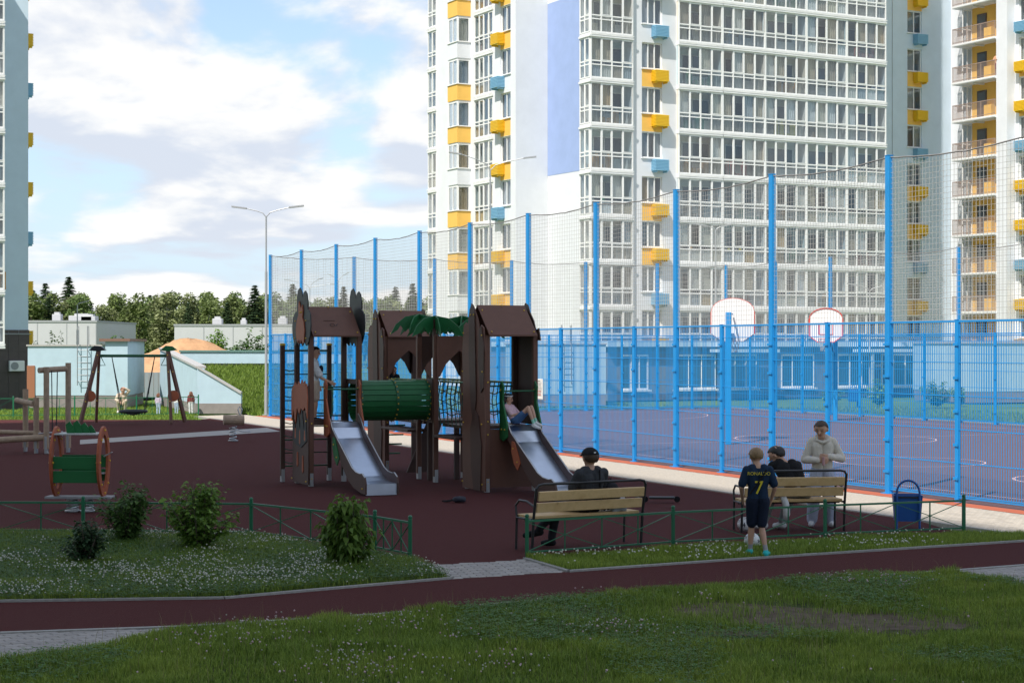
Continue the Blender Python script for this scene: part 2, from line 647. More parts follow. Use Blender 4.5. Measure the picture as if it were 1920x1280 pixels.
kerb(P(*dense([(-900, 1190), (0, 1185.5), (350, 1173.5), (700, 1151.5), (1270, 1101.5), (1790, 1068.5), (2200, 1037)])), z=.008)
kerb([FL(-1.5, -2.66), FL(53, -2.66)], z=.008)
kerb([FL(-.35, 0), FL(-.35, COURT_W + .35), FL(56, COURT_W + .35)], w=.12, z=.05)

# court markings: border, centre line, free-throw curves
def line(pts, w=.06):
    mb = MB()
    for a, b in zip(pts, pts[1:]):
        n = Vector((-(b - a).y, (b - a).x, 0)).normalized() * w / 2
        mb.quad(a - n, b - n, b + n, a + n)
    struct('court_line', mb, m_line)
line([FL(2, 1.4, .005), FL(2, 19.6, .005), FL(45, 19.6, .005), FL(45, 1.4, .005), FL(2, 1.4, .005)])
line([FL(23.5, 1.4, .005), FL(23.5, 19.6, .005)])
line([FL(23.5 + 3 * math.cos(a * .2618), 10.5 + 3 * math.sin(a * .2618), .005) for a in range(25)])
for sx, sg in ((2, 1), (45, -1)):
    line([FL(sx + sg * (1.2 + 6.5 * math.sin(a * .1309)), 10.5 - 6.7 * math.cos(a * .1309), .005) for a in range(25)])
for c in (33.0, 39.5):
    line([FL(c + 1.8 * math.cos(a * .2618), 6 + 1.8 * math.sin(a * .2618), .005) for a in range(25)])

# lawns
lawn_left = P((-900, 1000), (130, 1002), (470, 1005), (600, 1026), (690, 1034), (770, 1050), (795, 1060), (845, 1084), (600, 1104), (420, 1121), (0, 1127), (-900, 1129))
lawn_right = P((985, 1047), (1200, 1034), (1500, 1016), (1807, 1000), (1876, 1003), (2200, 992), (2200, 998), (1920, 1014), (1450, 1044), (1066, 1070))
lawn_front = P((-700, 1310), (0, 1236), (180, 1210), (300, 1182), (345, 1174), (700, 1152), (1270, 1102), (1790, 1069), (1860, 1085), (1920, 1094), (2200, 1080), (2200, 1420), (-700, 1420))
sheet('lawn', lawn_left, -0.008, m_soil)
sheet('lawn', lawn_right, -0.008, m_soil)
sheet('lawn', lawn_front, -0.008, m_soil)

nprng = np.random.default_rng(5)
def noise2(x, y, s, seed):
    """cheap smooth value noise"""
    r = np.random.default_rng(seed).random((64, 64))
    u, v = x / s, y / s
    i, j = np.floor(u).astype(int), np.floor(v).astype(int)
    a, b = u - i, v - j
    a, b = a * a * (3 - 2 * a), b * b * (3 - 2 * b)
    g = lambda p, q: r[p % 64, q % 64]
    return (g(i, j) * (1 - a) + g(i + 1, j) * a) * (1 - b) + (g(i, j + 1) * (1 - a) + g(i + 1, j + 1) * a) * b
def np_inside(poly, x, y):
    c = np.zeros(len(x), bool)
    for i in range(len(poly)):
        a, b = poly[i], poly[i - 1]
        if a[1] == b[1]:
            continue
        hit = ((a[1] > y) != (b[1] > y)) & (x < (b[0] - a[0]) * (y - a[1]) / (b[1] - a[1]) + a[0])
        c ^= hit
    return c
def scatter(poly, dens, margin=.36):
    xs, ys = [p[0] for p in poly], [p[1] for p in poly]
    n = int((max(xs) - min(xs)) * (max(ys) - min(ys)) * dens)
    x = nprng.uniform(min(xs), max(xs), n)
    y = nprng.uniform(min(ys), max(ys), n)
    k = np_inside(poly, x, y) & (np.abs(x) < y * margin + .3) & (y > 12.5)
    return x[k], y[k]
def blades(x, y, ln, wd, lean=.5):
    """bent two-segment blades of grass"""
    n = len(x)
    a = nprng.uniform(0, 2 * np.pi, n)
    ld = nprng.uniform(.1, 1, n) * lean * ln
    la = nprng.uniform(0, 2 * np.pi, n)
    dx, dy = np.cos(a) * wd / 2, np.sin(a) * wd / 2
    tx, ty = np.cos(la) * ld, np.sin(la) * ld
    z0 = np.full(n, -.01)
    V = np.stack([np.stack([x - dx, y - dy, z0], 1), np.stack([x + dx, y + dy, z0], 1),
                  np.stack([x + dx * .7 + tx * .35, y + dy * .7 + ty * .35, ln * .6], 1),
                  np.stack([x - dx * .7 + tx * .35, y - dy * .7 + ty * .35, ln * .6], 1),
                  np.stack([x + tx, y + ty, ln * np.sqrt(np.maximum(.2, 1 - (ld / ln) ** 2 * .6))], 1)], 1).reshape(-1, 3)
    o = np.arange(n)[:, None] * 5
    F = np.concatenate([o + np.array([[0, 1, 2]]), o + np.array([[0, 2, 3]]), o + np.array([[3, 2, 4]])])
    return V, F
m_grass = leaf_mat('grass blade', (.07, .125, .016), (.27, .37, .06), trans=.3)
m_grassy = leaf_mat('yellow green grass blade', (.13, .20, .025), (.34, .42, .075), trans=.3)
m_dryg = leaf_mat('dry grass stalk', (.22, .20, .08), (.34, .30, .15), trans=.3)
m_clov = leaf_mat('clover leaf', (.045, .12, .024), (.10, .22, .04), trans=.25)

def bare(x, y):
    """trodden patch on the right of the front lawn"""
    out = np.zeros(len(x))
    for px, py, a, b in ((1420, 1148, 1.1, 1.1), (1560, 1165, 1.5, .8), (1700, 1175, 1.0, .5), (1370, 1190, .7, .4), (1120, 1150, .5, .4)):
        c = G(px, py)
        out = np.maximum(out, np.clip(1.3 - ((x - c.x) / a) ** 2 - ((y - c.y) / b) ** 2, 0, 1))
    return np.clip(out * (.75 + .5 * noise2(x, y, .35, 77)), 0, .97)
# front lawn
x, y = scatter(lawn_front, 4600)
th = noise2(x, y, .9, 1) * .6 + noise2(x, y, .25, 2) * .4
keep = nprng.random(len(x)) < np.clip(.35 + th * 1.0, 0, 1) * (1 - bare(x, y))
x, y, th = x[keep], y[keep], th[keep]
big = noise2(x, y, 1.7, 5)
tuft = np.clip((noise2(x, y, .38, 6) - .55) * 4, 0, 1)
V, F = blades(x, y, (.018 + .036 * th + .018 * big + .035 * tuft) * nprng.uniform(.6, 1.5, len(x)), nprng.uniform(.004, .010, len(x)), .75)
pick = np.clip((noise2(x, y, .6, 7) * .6 + noise2(x, y, 2.1, 8) * .4 - .38) * 4, 0, 1)
gi = np.tile((nprng.random(len(x)) < pick).astype(int), 3)
tag(obj('grass', np_mesh('grass', V, F, [m_grass, m_grassy], gi)), 'short uneven green grass of the front lawn nearest the camera', 'grass', kind='stuff')
x, y = scatter(lawn_front, 22)
V, F = blades(x, y, nprng.uniform(.12, .26, len(x)), np.full(len(x), .004), .5)
tag(obj('grass_stalks', np_mesh('grass_stalks', V, F, m_dryg)), 'pale dry seed stalks standing in the front lawn', 'grass', kind='stuff')
# left lawn and right strip
for poly, dens, lab in ((lawn_left, 2300, 'green grass between the clover of the fenced left lawn'), (lawn_right, 4200, 'green grass strip along the low fence by the benches')):
    x, y = scatter(poly, dens)
    th = noise2(x, y, .7, 3)
    V, F = blades(x, y, (.04 + .07 * th) * nprng.uniform(.6, 1.4, len(x)), nprng.uniform(.005, .011, len(x)), .7)
    gi = np.tile((nprng.random(len(x)) < noise2(x, y, .9, 31)).astype(int), 3)
    tag(obj('grass', np_mesh('grass', V, F, [m_grass, m_grassy], gi)), lab, 'grass', kind='stuff')

def leaves3(x, y, z, r):
    """clover: three round leaflets lying nearly flat"""
    n = len(x)
    a0 = nprng.uniform(0, 2 * np.pi, n)
    Vs, Fs = [], []
    for k in range(3):
        a = a0 + k * 2.094
        c, s = np.cos(a), np.sin(a)
        t = nprng.uniform(-.25, .5, n)
        pts = []
        for (u, w) in ((.1, 0), (.7, -.55), (1.15, -.3), (1.15, .3), (.7, .55)):
            pts.append(np.stack([x + (c * u - s * w) * r, y + (s * u + c * w) * r, z + t * u * r], 1))
        Vs.append(np.stack(pts, 1).reshape(-1, 3))
        o = np.arange(n)[:, None] * 5 + k * n * 5
        Fs += [o + np.array([[0, 1, 2]]), o + np.array([[0, 2, 3]]), o + np.array([[0, 3, 4]])]
    return np.concatenate(Vs), np.concatenate(Fs)
x, y = scatter(lawn_left, 1500)
V, F = leaves3(x, y, nprng.uniform(.03, .10, len(x)), nprng.uniform(.011, .02, len(x)))
tag(obj('clover', np_mesh('clover', V, F, m_clov)), 'dark green clover leaves covering the left lawn', 'clover', kind='stuff')
x, y = scatter(lawn_front, 900)
k = nprng.random(len(x)) < np.clip((noise2(x, y, 1.3, 9) - .5) * 4, 0, 1)
x, y = x[k], y[k]
V, F = leaves3(x, y, nprng.uniform(.03, .09, len(x)), nprng.uniform(.012, .022, len(x)))
tag(obj('clover', np_mesh('clover', V, F, m_clov)), 'patches of clover leaves in the front lawn', 'clover', kind='stuff')

def blossoms(x, y, z, r, m, name, lab):
    """clover heads: little faceted balls on stalks"""
    ph = (1 + 5 ** .5) / 2
    ico = np.array([(-1, ph, 0), (1, ph, 0), (-1, -ph, 0), (1, -ph, 0), (0, -1, ph), (0, 1, ph), (0, -1, -ph), (0, 1, -ph), (ph, 0, -1), (ph, 0, 1), (-ph, 0, -1), (-ph, 0, 1)]) / 1.9
    fi = np.array([(0, 11, 5), (0, 5, 1), (0, 1, 7), (0, 7, 10), (0, 10, 11), (1, 5, 9), (5, 11, 4), (11, 10, 2), (10, 7, 6), (7, 1, 8),
                   (3, 9, 4), (3, 4, 2), (3, 2, 6), (3, 6, 8), (3, 8, 9), (4, 9, 5), (2, 4, 11), (6, 2, 10), (8, 6, 7), (9, 8, 1)])
    n = len(x)
    c = np.stack([x, y, z], 1)
    V = (c[:, None, :] + ico[None] * (r[:, None, None] * nprng.uniform(.75, 1.2, (n, 12, 1)))).reshape(-1, 3)
    F = (np.arange(n)[:, None, None] * 12 + fi[None]).reshape(-1, 3)
    tag(obj(name, np_mesh(name, V, F, m)), lab, 'flowers', kind='stuff')
m_wfl = leaf_mat('white clover head', (.45, .44, .36), (.66, .65, .58), trans=.15)
m_pfl = leaf_mat('pink clover head', (.50, .30, .34), (.72, .60, .58), trans=.15)
x, y = scatter(lawn_left, 230)
nz = noise2(x, y, .8, 11) * .65 + noise2(x, y, .3, 12) * .35
k = nprng.random(len(x)) < np.clip((nz - .45) * 2.6, .02, 1)
c = G(440, 1085)
extra = np.exp(-(((x - c.x) / .9) ** 2 + ((y - c.y) / .8) ** 2))
k |= nprng.random(len(x)) < extra * .9
x, y = x[k], y[k]
blossoms(x, y, nprng.uniform(.06, .13, len(x)), nprng.uniform(.007, .0125, len(x)), m_wfl, 'clover_blossoms', 'white clover blossoms dotted over the left lawn')
x, y = scatter(lawn_right, 90)
k = nprng.random(len(x)) < np.clip((noise2(x, y, .9, 21) - .45) * 4, .02, 1)
blossoms(x[k], y[k], nprng.uniform(.06, .12, k.sum()), nprng.uniform(.009, .015, k.sum()), m_wfl, 'clover_blossoms', 'white clover blossoms in the grass strip by the benches')
x, y = scatter(lawn_front, 240)
cl = np.zeros(len(x))
for (px, py, w) in ((440, 1205, .8), (470, 1180, .6), (700, 1262, .9), (930, 1255, .6), (760, 1180, .6), (1150, 1190, .7), (640, 1235, .5), (860, 1210, .35), (1590, 1095, .6), (1680, 1100, .5), (1330, 1130, .3)):
    c = G(px, py)
    cl = np.maximum(cl, np.exp(-(((x - c.x) / (w * .55)) ** 2 + ((y - c.y) / (w * .7)) ** 2)))
k = nprng.random(len(x)) < np.clip(cl * .5 + .008, 0, 1)
x, y = x[k], y[k]
pk = nprng.random(len(x)) < .4
blossoms(x[pk], y[pk], nprng.uniform(.06, .13, pk.sum()), nprng.uniform(.007, .012, pk.sum()), m_pfl, 'clover_blossoms', 'pinkish clover blossoms in the front lawn')
pk = ~pk
blossoms(x[pk], y[pk], nprng.uniform(.05, .12, pk.sum()), nprng.uniform(.006, .010, pk.sum()), m_wfl, 'clover_blossoms', 'white clover blossoms in the front lawn')

m_bare = ramp_mat('trodden soil', [(.3, (.07, .052, .036)), (.5, (.11, .085, .062)), (.7, (.15, .12, .09))], by='noise', scale=6, rough=.95, spec=.1)
bs = []
for i in range(40):
    a = i * 2 * math.pi / 40
    c = G(1530, 1160)
    k = 1 + .22 * math.sin(3 * a + 1) + .13 * math.sin(7 * a)
    bs.append((c.x + 1.75 * k * math.cos(a), c.y + 1.05 * k * math.sin(a)))
sheet('bare_soil', bs, -0.004, m_bare)
# ================================================================== APARTMENT TOWERS
ST, Z0 = 2.88, 2.5                      # storey height, first slab
m_wall = mat('white render', (.69, .70, .72), .85, var=.035, scale=1.2, bump=.12, bscale=30)
m_wall_shade = mat('white render shade tint', (.56, .66, .74), .85, var=.04, scale=1.2, bump=.12, bscale=30)  # white render for shaded walls, the bluish shade put into its colour
m_blue = mat('violet blue render', (.30, .385, .62), .85, var=.05, scale=1.0, bump=.12, bscale=30)
m_yel = mat('ochre yellow render', (.80, .47, .10), .8, var=.04, scale=2)
m_frame = mat('white window frame', (.80, .79, .77), .45, var=.03, scale=3)
m_slab = mat('white slab edge', (.72, .72, .71), .8, var=.06, scale=3)
m_acy = mat('yellow metal basket', (.82, .52, .02), .5)
m_acb = mat('blue metal basket', (.22, .45, .62), .5)
m_rail = mat('grey balusters', (.50, .50, .49), .55)
m_room = ramp_mat('room wall', [(0, (.74, .74, .72)), (.18, (.62, .68, .71)), (.34, (.78, .72, .62)), (.5, (.60, .70, .76)), (.62, (.80, .79, .77)), (.78, (.72, .62, .50)), (.9, (.58, .68, .70))], var=.15, scale=2)
m_curt = ramp_mat('curtain', [(0, (.62, .60, .56)), (.25, (.50, .42, .32)), (.4, (.66, .66, .66)), (.55, (.42, .36, .30)), (.7, (.60, .55, .46)), (.82, (.38, .42, .45)), (.92, (.55, .40, .24))], var=.2, scale=6)
m_clut = ramp_mat('things kept on balconies', [(0, (.55, .30, .12)), (.2, (.12, .25, .40)), (.35, (.60, .52, .40)), (.5, (.10, .30, .20)), (.62, (.55, .50, .10)), (.75, (.45, .10, .08)), (.85, (.20, .18, .17))], var=.2, scale=9)
m_glass = glass_mat('clear glass', (.96, .99, 1.0), .95)
m_glassd = glass_mat('window glass', (.93, .97, 1.0), .9)
m_dark = mat('dark doorway glass', (.11, .13, .15), .15, spec=.6)
m_plinth = mat('dark stone plinth', (.11, .10, .10), .7, var=.2, scale=4)
m_roofm = mat('grey roof edge', (.30, .31, .32), .7)
m_brownrail = mat('brown rail', (.34, .25, .21), .55)
m_door = mat('dark brown door', (.10, .085, .08), .4)

CACHE = {}
def cached(key, fn):
    if key not in CACHE:
        CACHE[key] = fn()
    return CACHE[key]

def bal_shell(w, dep, ends=(1, 1)):
    """floor slab with cornice, back wall with a door and a window, party walls"""
    def fn():
        b = MB()
        b.box(-.02, w + .02, -.10, dep, -.30, -.17)
        b.box(0, w, -.03, dep, -.17, 0)
        b.box(-.02, w + .02, -.14, -.10, -.12, -.06)
        b.mi = 1
        b.box(0, w, dep - .06, dep, 0, 2.58)
        if ends[0]: b.box(0, .06, .10, dep - .06, 0, 2.58)
        if ends[1]: b.box(w - .06, w, .10, dep - .06, 0, 2.58)
        b.mi = 2
        b.box(w * .30, w * .30 + .75, dep - .10, dep - .061, .08, 2.15)
        b.box(w * .30 + .85, min(w - .15, w * .30 + 2.1), dep - .10, dep - .061, .85, 2.15)
        b.mi = 3
        for xx in (w * .30 - .05, w * .30 + .76):
            b.box(xx, xx + .07, dep - .13, dep - .101, .05, 2.2)
        b.box(w * .30 - .05, min(w - .1, w * .30 + 2.15), dep - .13, dep - .101, 2.15, 2.22)
        return b.mesh('balcony', [m_slab, m_room, m_dark, m_frame])
    return cached(('shell', w, dep, ends), fn)

def bal_frame(w, n, heavy=True):
    def fn():
        b = MB()
        pw = w / n
        for i in range(n + 1):
            ww = .085 if i in (0, n) and heavy else .042
            x = i * pw
            x0, x1 = max(0, x - ww), min(w, x + ww)
            b.box(x0, x1, -.03 - .004 * (i in (0, n)), .045, 0, 2.58)
        for z0, z1 in ((0, .07), (.80, .87), (1.03, 1.11), (2.50, 2.575)):
            b.box(.02, w - .02, -.022, .038, z0, z1)
        # sash outlines of the openable upper lights
        for i in range(n):
            if i % 2 == 1:
                x0, x1 = i * pw + .045, (i + 1) * pw - .045
                for (a, c, d, e) in ((x0, x0 + .045, 1.112, 2.498), (x1 - .045, x1, 1.112, 2.498)):
                    b.box(a, c, -.034, .03, d, e)
                b.box(x0 + .046, x1 - .046, -.034, .03, 1.112, 1.155)
                b.box(x0 + .046, x1 - .046, -.034, .03, 2.452, 2.498)
        return b.mesh('glazing_frame', m_frame)
    return cached(('frame', w, n, heavy), fn)

def pane_mesh(w, h, m):
    def fn():
        return MB().box(-w / 2, w / 2, -.006, .006, 0, h).mesh('pane', m)
    return cached(('pane', round(w, 3), h, m.name), fn)

def low_mesh(w, m):
    def fn():
        b = MB()
        b.box(-w / 2, w / 2, -.006, .006, .07, .80)
        b.box(-w / 2, w / 2, -.006, .006, .87, 1.03)
        return b.mesh('lower_pane', m)
    return cached(('low', round(w, 3), m.name), fn)

def bars_mesh(w):
    def fn():
        b = MB()
        n = int(w / .105)
        for i in range(1, n):
            x = i * w / n
            b.box(x - .013, x + .013, .14, .16, .08, .98)
        b.box(.06, w - .06, .125, .175, .98, 1.03)
        b.box(.06, w - .06, .13, .17, .05, .08)
        return b.mesh('balcony_railing', m_rail)
    return cached(('bars', w), fn)

def curtain_mesh(w, h):
    def fn():
        b = MB()
        n = 14
        vs = [((-w / 2 + w * i / n), .02 * math.sin(i * 2.1) + .01 * math.sin(i * 5.3), z) for z in (0, h) for i in range(n + 1)]
        b.add(vs, [(i, i + 1, n + 2 + i, n + 1 + i) for i in range(n)])
        return b.mesh('curtain', m_curt)
    return cached(('cur', round(w, 3), h), fn)

def clutter_mesh(i):
    def fn():
        r = random.Random(i)
        b = MB()
        x = 0
        for k in range(4):
            w, h = r.uniform(.15, .4), r.uniform(.25, .95)
            b.bbox(x, x + w, .3, .3 + r.uniform(.15, .35), 0, h, .02)
            if r.random() < .5:
                b.ball((x + w / 2, .42, h + .1), r.uniform(.08, .16), 6, 4)
            x += w + r.uniform(.02, .3)
        return b.mesh('stored_things', m_clut)
    return cached(('clut', i), fn)

def glazed_balcony(parent, x, y, z, rot, w, n, dep=1.25, ends=(1, 1), rail=True, seed=0, curt=.42, side=False):
    """one glazed loggia of a facade: x, y in the building's axes; rot 0 = front faces, -90 = left faces"""
    r = random.Random(seed)
    c, s = math.cos(rot), math.sin(rot)
    sh = obj('balcony', bal_shell(w, dep, ends), parent, (x, y, z), rot)
    obj('glazing_frame', bal_frame(w, n), sh)
    pw = w / n
    film = r.random() < .16
    for i in range(n):
        gm = m_glass
        p = obj('pane', pane_mesh(pw - .07, 1.40, gm), sh, ((i + .5) * pw, .01, 1.105))
        p.rotation_euler = (r.gauss(0, .006), 0, r.gauss(0, .008))
        lo = obj('lower_pane', low_mesh(pw - .07, gm), sh, ((i + .5) * pw, .01, 0))
        lo.rotation_euler = (0, 0, r.gauss(0, .006))
        if film:
            obj('curtain', curtain_mesh(pw - .05, .74), sh, ((i + .5) * pw, .075, .06))
        if r.random() < curt:
            h = r.choice((1.42, 1.42, 2.5))
            if film or h < 2: h, zz = 1.42, 1.09
            else: zz = .04
            obj('curtain', curtain_mesh(pw - .02, h), sh, ((i + .5) * pw, .21, zz))
    if rail and not film:
        obj('balcony_railing', bars_mesh(w), sh)
    if r.random() < .7:
        obj('stored_things', clutter_mesh(r.randrange(8)), sh, (r.uniform(.1, max(.15, w - 1.7)), 0, 0))
    return sh

def win_mesh(w, h, n):
    def fn():
        b = MB()
        f = .075
        b.box(0, w, .10, .17, 0, f)
        b.box(0, w, .10, .17, h - f, h)
        for i in range(n + 1):
            xx = i * (w - f) / n
            b.box(xx, xx + f, .097, .173, f * .5, h - f * .5)
        b.mi = 1                                   # sill and reveals
        b.box(-.06, w + .06, -.09, .12, -.06, -.002)
        b.mi = 2                                   # the room behind
        b.box(0, w, .75, .78, 0, h)
        b.box(-.04, 0, .17, .78, 0, h)
        b.box(w, w + .04, .17, .78, 0, h)
        b.box(0, w, .17, .78, h, h + .03)
        return b.mesh('window', [m_frame, m_slab, m_room])
    return cached(('win', w, h, n), fn)

def window(parent, x, y, z, rot, w, h, n, seed=0, curt=.6):
    r = random.Random(seed)
    wi = obj('window', win_mesh(w, h, n), parent, (x, y, z), rot)
    pw = (w - .075) / n
    for i in range(n):
        p = obj('pane', pane_mesh(pw - .075, h - .15, m_glassd), wi, (.0375 + (i + .5) * pw, .135, .075))
        p.rotation_euler = (r.gauss(0, .006), 0, r.gauss(0, .01))
        if r.random() < curt:
            obj('curtain', curtain_mesh(pw, h - .1), wi, (.0375 + (i + .5) * pw, .26, .05))
    return wi

def basket_mesh(m, w=1.05, d=.55, h=.74):
    def fn():
        b = MB()
        b.box(.03, w - .03, -d + .03, 0, .03, h - .03)
        n = 8
        for i in range(n):
            z = i * h / n
            b.box(0, w, -d, -.002, z, z + h / n * .5)
        b.box(.1, .15, -d + .05, 0, -.12, 0)
        b.box(w - .15, w - .1, -d + .05, 0, -.12, 0)
        return b.mesh('air_conditioner_basket', m)
    return cached(('ac', m.name, w, d, h), fn)

def column_of_windows(T, px, py, rot, w, n, blue_at, floors, acx, sp=None, wall=m_wall, h=1.68, ac=True, gap=0.0):
    """window column between two piers: spandrels, windows in real recesses, baskets; px,py = left end of the opening"""
    for k in floors:
        z = Z0 + k * ST
        blue = (k % 3 == blue_at)
        sm = MB().box(0, w, 0, .16, -.28 + 0, .90).mesh('spandrel', wall if blue else m_yel)
        obj('spandrel', sm, T, (px, py, z), rot)
        lint = MB().box(0, w, 0, .16, .90 + h, ST - .28).mesh('lintel', wall)
        obj('lintel', lint, T, (px, py, z), rot)
        window(T, px, py, z + .90, rot, w, h, n, seed=k * 31 + int(px * 7) + int(py * 3))
        if ac:
            c, s = math.cos(rot), math.sin(rot)
            obj('air_conditioner_basket', basket_mesh(m_acb if blue else m_acy), T, (px + acx * c, py + acx * s, z + .08), rot)

def wallbox(T, name, x0, x1, y0, y1, z0, z1, m):
    return MB().box(x0, x1, y0, y1, z0, z1).build(name, m, T)

LEFTROT = R(-90)
FLOORS = range(0, 9)
ZT = Z0 + 9 * ST - .30                       # top of the detailed storeys
TOPZ = 52.0
BANG = math.atan2(.4795, .8775)
BO = Vector((4.96, 111.3, 0))

def main_tower():
    T = thing('apartment_building', 'white apartment tower with wide grid of glazed balconies and a violet blue wall panel', 'building', BO, BANG)
    DEEP = 20.0
    # --- cores behind the balconies
    wallbox(T, 'wall', 6.69, 24.1, 1.252, DEEP, 0, TOPZ, m_wall)
    wallbox(T, 'upper_wall', 6.69, 24.1, 0.0, 1.25, ZT, TOPZ, m_wall)
    wallbox(T, 'wall', 0.004, 3.19, 1.322, DEEP, 0, Z0 + 6.0, m_wall)
    wallbox(T, 'wall', 0.004, 3.19, 1.322, DEEP, Z0 + 6.0, TOPZ, m_wall)
    wallbox(T, 'upper_wall', 0, 3.19, 0, 1.32, ZT, TOPZ, m_wall)
    # coloured panel on the left flank, from the fourth floor up
    zb = CAMH + (HOR - 330) / (FPX / 116.0)
    wallbox(T, 'blue_wall_panel', -.012, .003, 1.36, 5.42, zb, 25.3, m_blue)
    # pier wall with the windows
    for a, b in ((3.19, 4.0), (5.56, 6.69)):
        wallbox(T, 'pier', a, b, .22, 1.25, 0, TOPZ, m_wall)
    wallbox(T, 'wall', 3.192, 6.688, 1.25, DEEP, 0, TOPZ, m_wall)
    wallbox(T, 'upper_wall', 4.0, 5.56, .22, 1.25, ZT, TOPZ, m_wall)
    wallbox(T, 'ground_floor_wall', 4.0, 5.56, .22, 1.25, 0, Z0 - .281, m_wall)
    column_of_windows(T, 4.0, .22, 0, 1.56, 3, 1, FLOORS, .72)
    # --- the wide glazed grid: five loggias on each floor
    bw = (24.1 - 6.69) / 5
    for k in FLOORS:
        for i in range(5):
            glazed_balcony(T, 6.69 + i * bw, 0, Z0 + k * ST, 0, bw, 4, seed=100 * k + i, curt=.65 if i == 4 else .38)
    # --- corner bay: four lights to the front, two on the flank
    for k in FLOORS:
        b = glazed_balcony(T, 0, 0, Z0 + k * ST, 0, 3.19, 4, ends=(0, 1), seed=900 + k, dep=1.32)
        fr = obj('glazing_frame', bal_frame(1.23, 2), b, (0, 1.30, 0), LEFTROT)
        for i in range(2):
            obj('pane', pane_mesh(.615 - .07, 1.40, m_glass), b, (.01, 1.30 - (i + .5) * .615, 1.105), LEFTROT)
            obj('lower_pane', low_mesh(.615 - .07, m_glass), b, (.01, 1.30 - (i + .5) * .615, 0), LEFTROT)
        MB().box(-.10, -.021, -.10, 1.32, -.30, -.17).build('cornice', m_slab, b)
    # --- stepped-back left wing
    U = -2.41
    V0 = 5.43
    wallbox(T, 'wall', U + 1.3, -.001, V0, V0 + 13.05, 0, TOPZ, m_wall)
    def seg(s0, s1, name='wall', z0=0, z1=TOPZ, m=m_wall):
        wallbox(T, name, U, U + 1.299, V0 + s0, V0 + s1, z0, z1, m)
    seg(0, .70)
    seg(.70, 2.10, 'upper_wall', ZT)
    seg(.70, 2.10, 'ground_floor_wall', 0, Z0 - .281)
    seg(2.10, 3.10)
    seg(3.10, 5.80, 'upper_wall', ZT)
    seg(3.10, 5.80, 'ground_floor_wall', 0, Z0 - .31)
    seg(5.80, 11.7)
    seg(11.7, 13.05, 'upper_wall', ZT)
    seg(11.7, 13.05, 'ground_floor_wall', 0, Z0 - .31)
    column_of_windows(T, U, V0 + 2.10, LEFTROT, 1.40, 2, 0, FLOORS, -.45)
    for k in FLOORS:
        z = Z0 + k * ST
        glazed_balcony(T, U, V0 + 5.80, z, LEFTROT, 2.70, 4, seed=300 + k, curt=.4)
        glazed_balcony(T, U, V0 + 13.05, z, LEFTROT, 1.35, 2, seed=400 + k, curt=.35)
        # corner window bay: parapet box, corner posts, two windows
        b0, b1, dp = V0 + 6.40, V0 + 7.88, 1.03
        white = (k % 3 == 1)
        pb = MB()
        pb.box(U - dp, U - .001, b0, b1, -.22, .86)
        par = pb.build('bay_parapet', m_wall if white else m_yel, T, (0, 0, z))
        tr = MB()
        tr.box(U - dp - .06, U, b0 - .06, b1 + .05, .861, .93)
        tr.box(U - dp + .05, U, b0 + .05, b1 - .05, 2.50, ST - .221)
        tr.box(U - dp + .02, U - dp + .14, b0 + .02, b0 + .14, .93, 2.5)
        tr.box(U - .14, U - .001, b0 + .02, b0 + .12, .93, 2.5)
        tr.box(U - dp + .02, U - dp + .14, b1 - .14, b1 - .02, .93, 2.5)
        tr.box(U - dp + .035, U - dp + .10, (b0 + b1) / 2 - .04, (b0 + b1) / 2 + .04, .93, 2.5)
        tr.box(U - .35, U - .05, b0 + .35, b1 - .02, .93, 2.5)
        bay = tr.build('bay_window', m_frame, T, (0, 0, z))
        obj('pane', pane_mesh(dp - .27, 1.55, m_glassd), bay, (U - dp / 2, b0 + .07, .94))
        for i in range(2):
            obj('pane', pane_mesh(.52, 1.55, m_glassd), bay, (U - dp + .07, b0 + .14 + .30 + i * .62, .94), LEFTROT)
        obj('curtain', curtain_mesh(dp - .3, 1.5), bay, (U - dp / 2 - .02, b0 + .2, .95))
    # --- recessed right part with one window column, in the shade of the block
    V1 = 7.07
    wallbox(T, 'wall', 24.1, 32.25, V1, DEEP, 0, TOPZ, m_wall_shade)
    wallbox(T, 'wall', 33.66, 36.598, V1, DEEP, 0, TOPZ, m_wall_shade)
    wallbox(T, 'wall', 32.25, 33.66, V1 + .9, DEEP, 0, TOPZ, m_wall_shade)
    wallbox(T, 'upper_wall', 32.25, 33.66, V1, V1 + .9, ZT + ST, TOPZ, m_wall_shade)
    wallbox(T, 'ground_floor_wall', 32.25, 33.66, V1, V1 + .9, 0, Z0 - .281, m_wall_shade)
    column_of_windows(T, 32.25, V1, 0, 1.41, 2, 2, range(0, 10), .55, wall=m_wall_shade)
    for k in range(0, 10):
        obj('air_conditioner_basket', basket_mesh(m_acb if k % 3 == 1 else m_acy), T, (28.25, V1, Z0 + k * ST + .08))
    dpipe = MB()
    dpipe.box(30.75, 30.78, V1 - .03, V1 - .001, 0, 45)
    dpipe.build('expansion_joint', m_roofm, T)
    wallbox(T, 'roof', -2.6, 36.4, 8.0, DEEP - .2, TOPZ, TOPZ + .5, m_roofm)
main_tower()

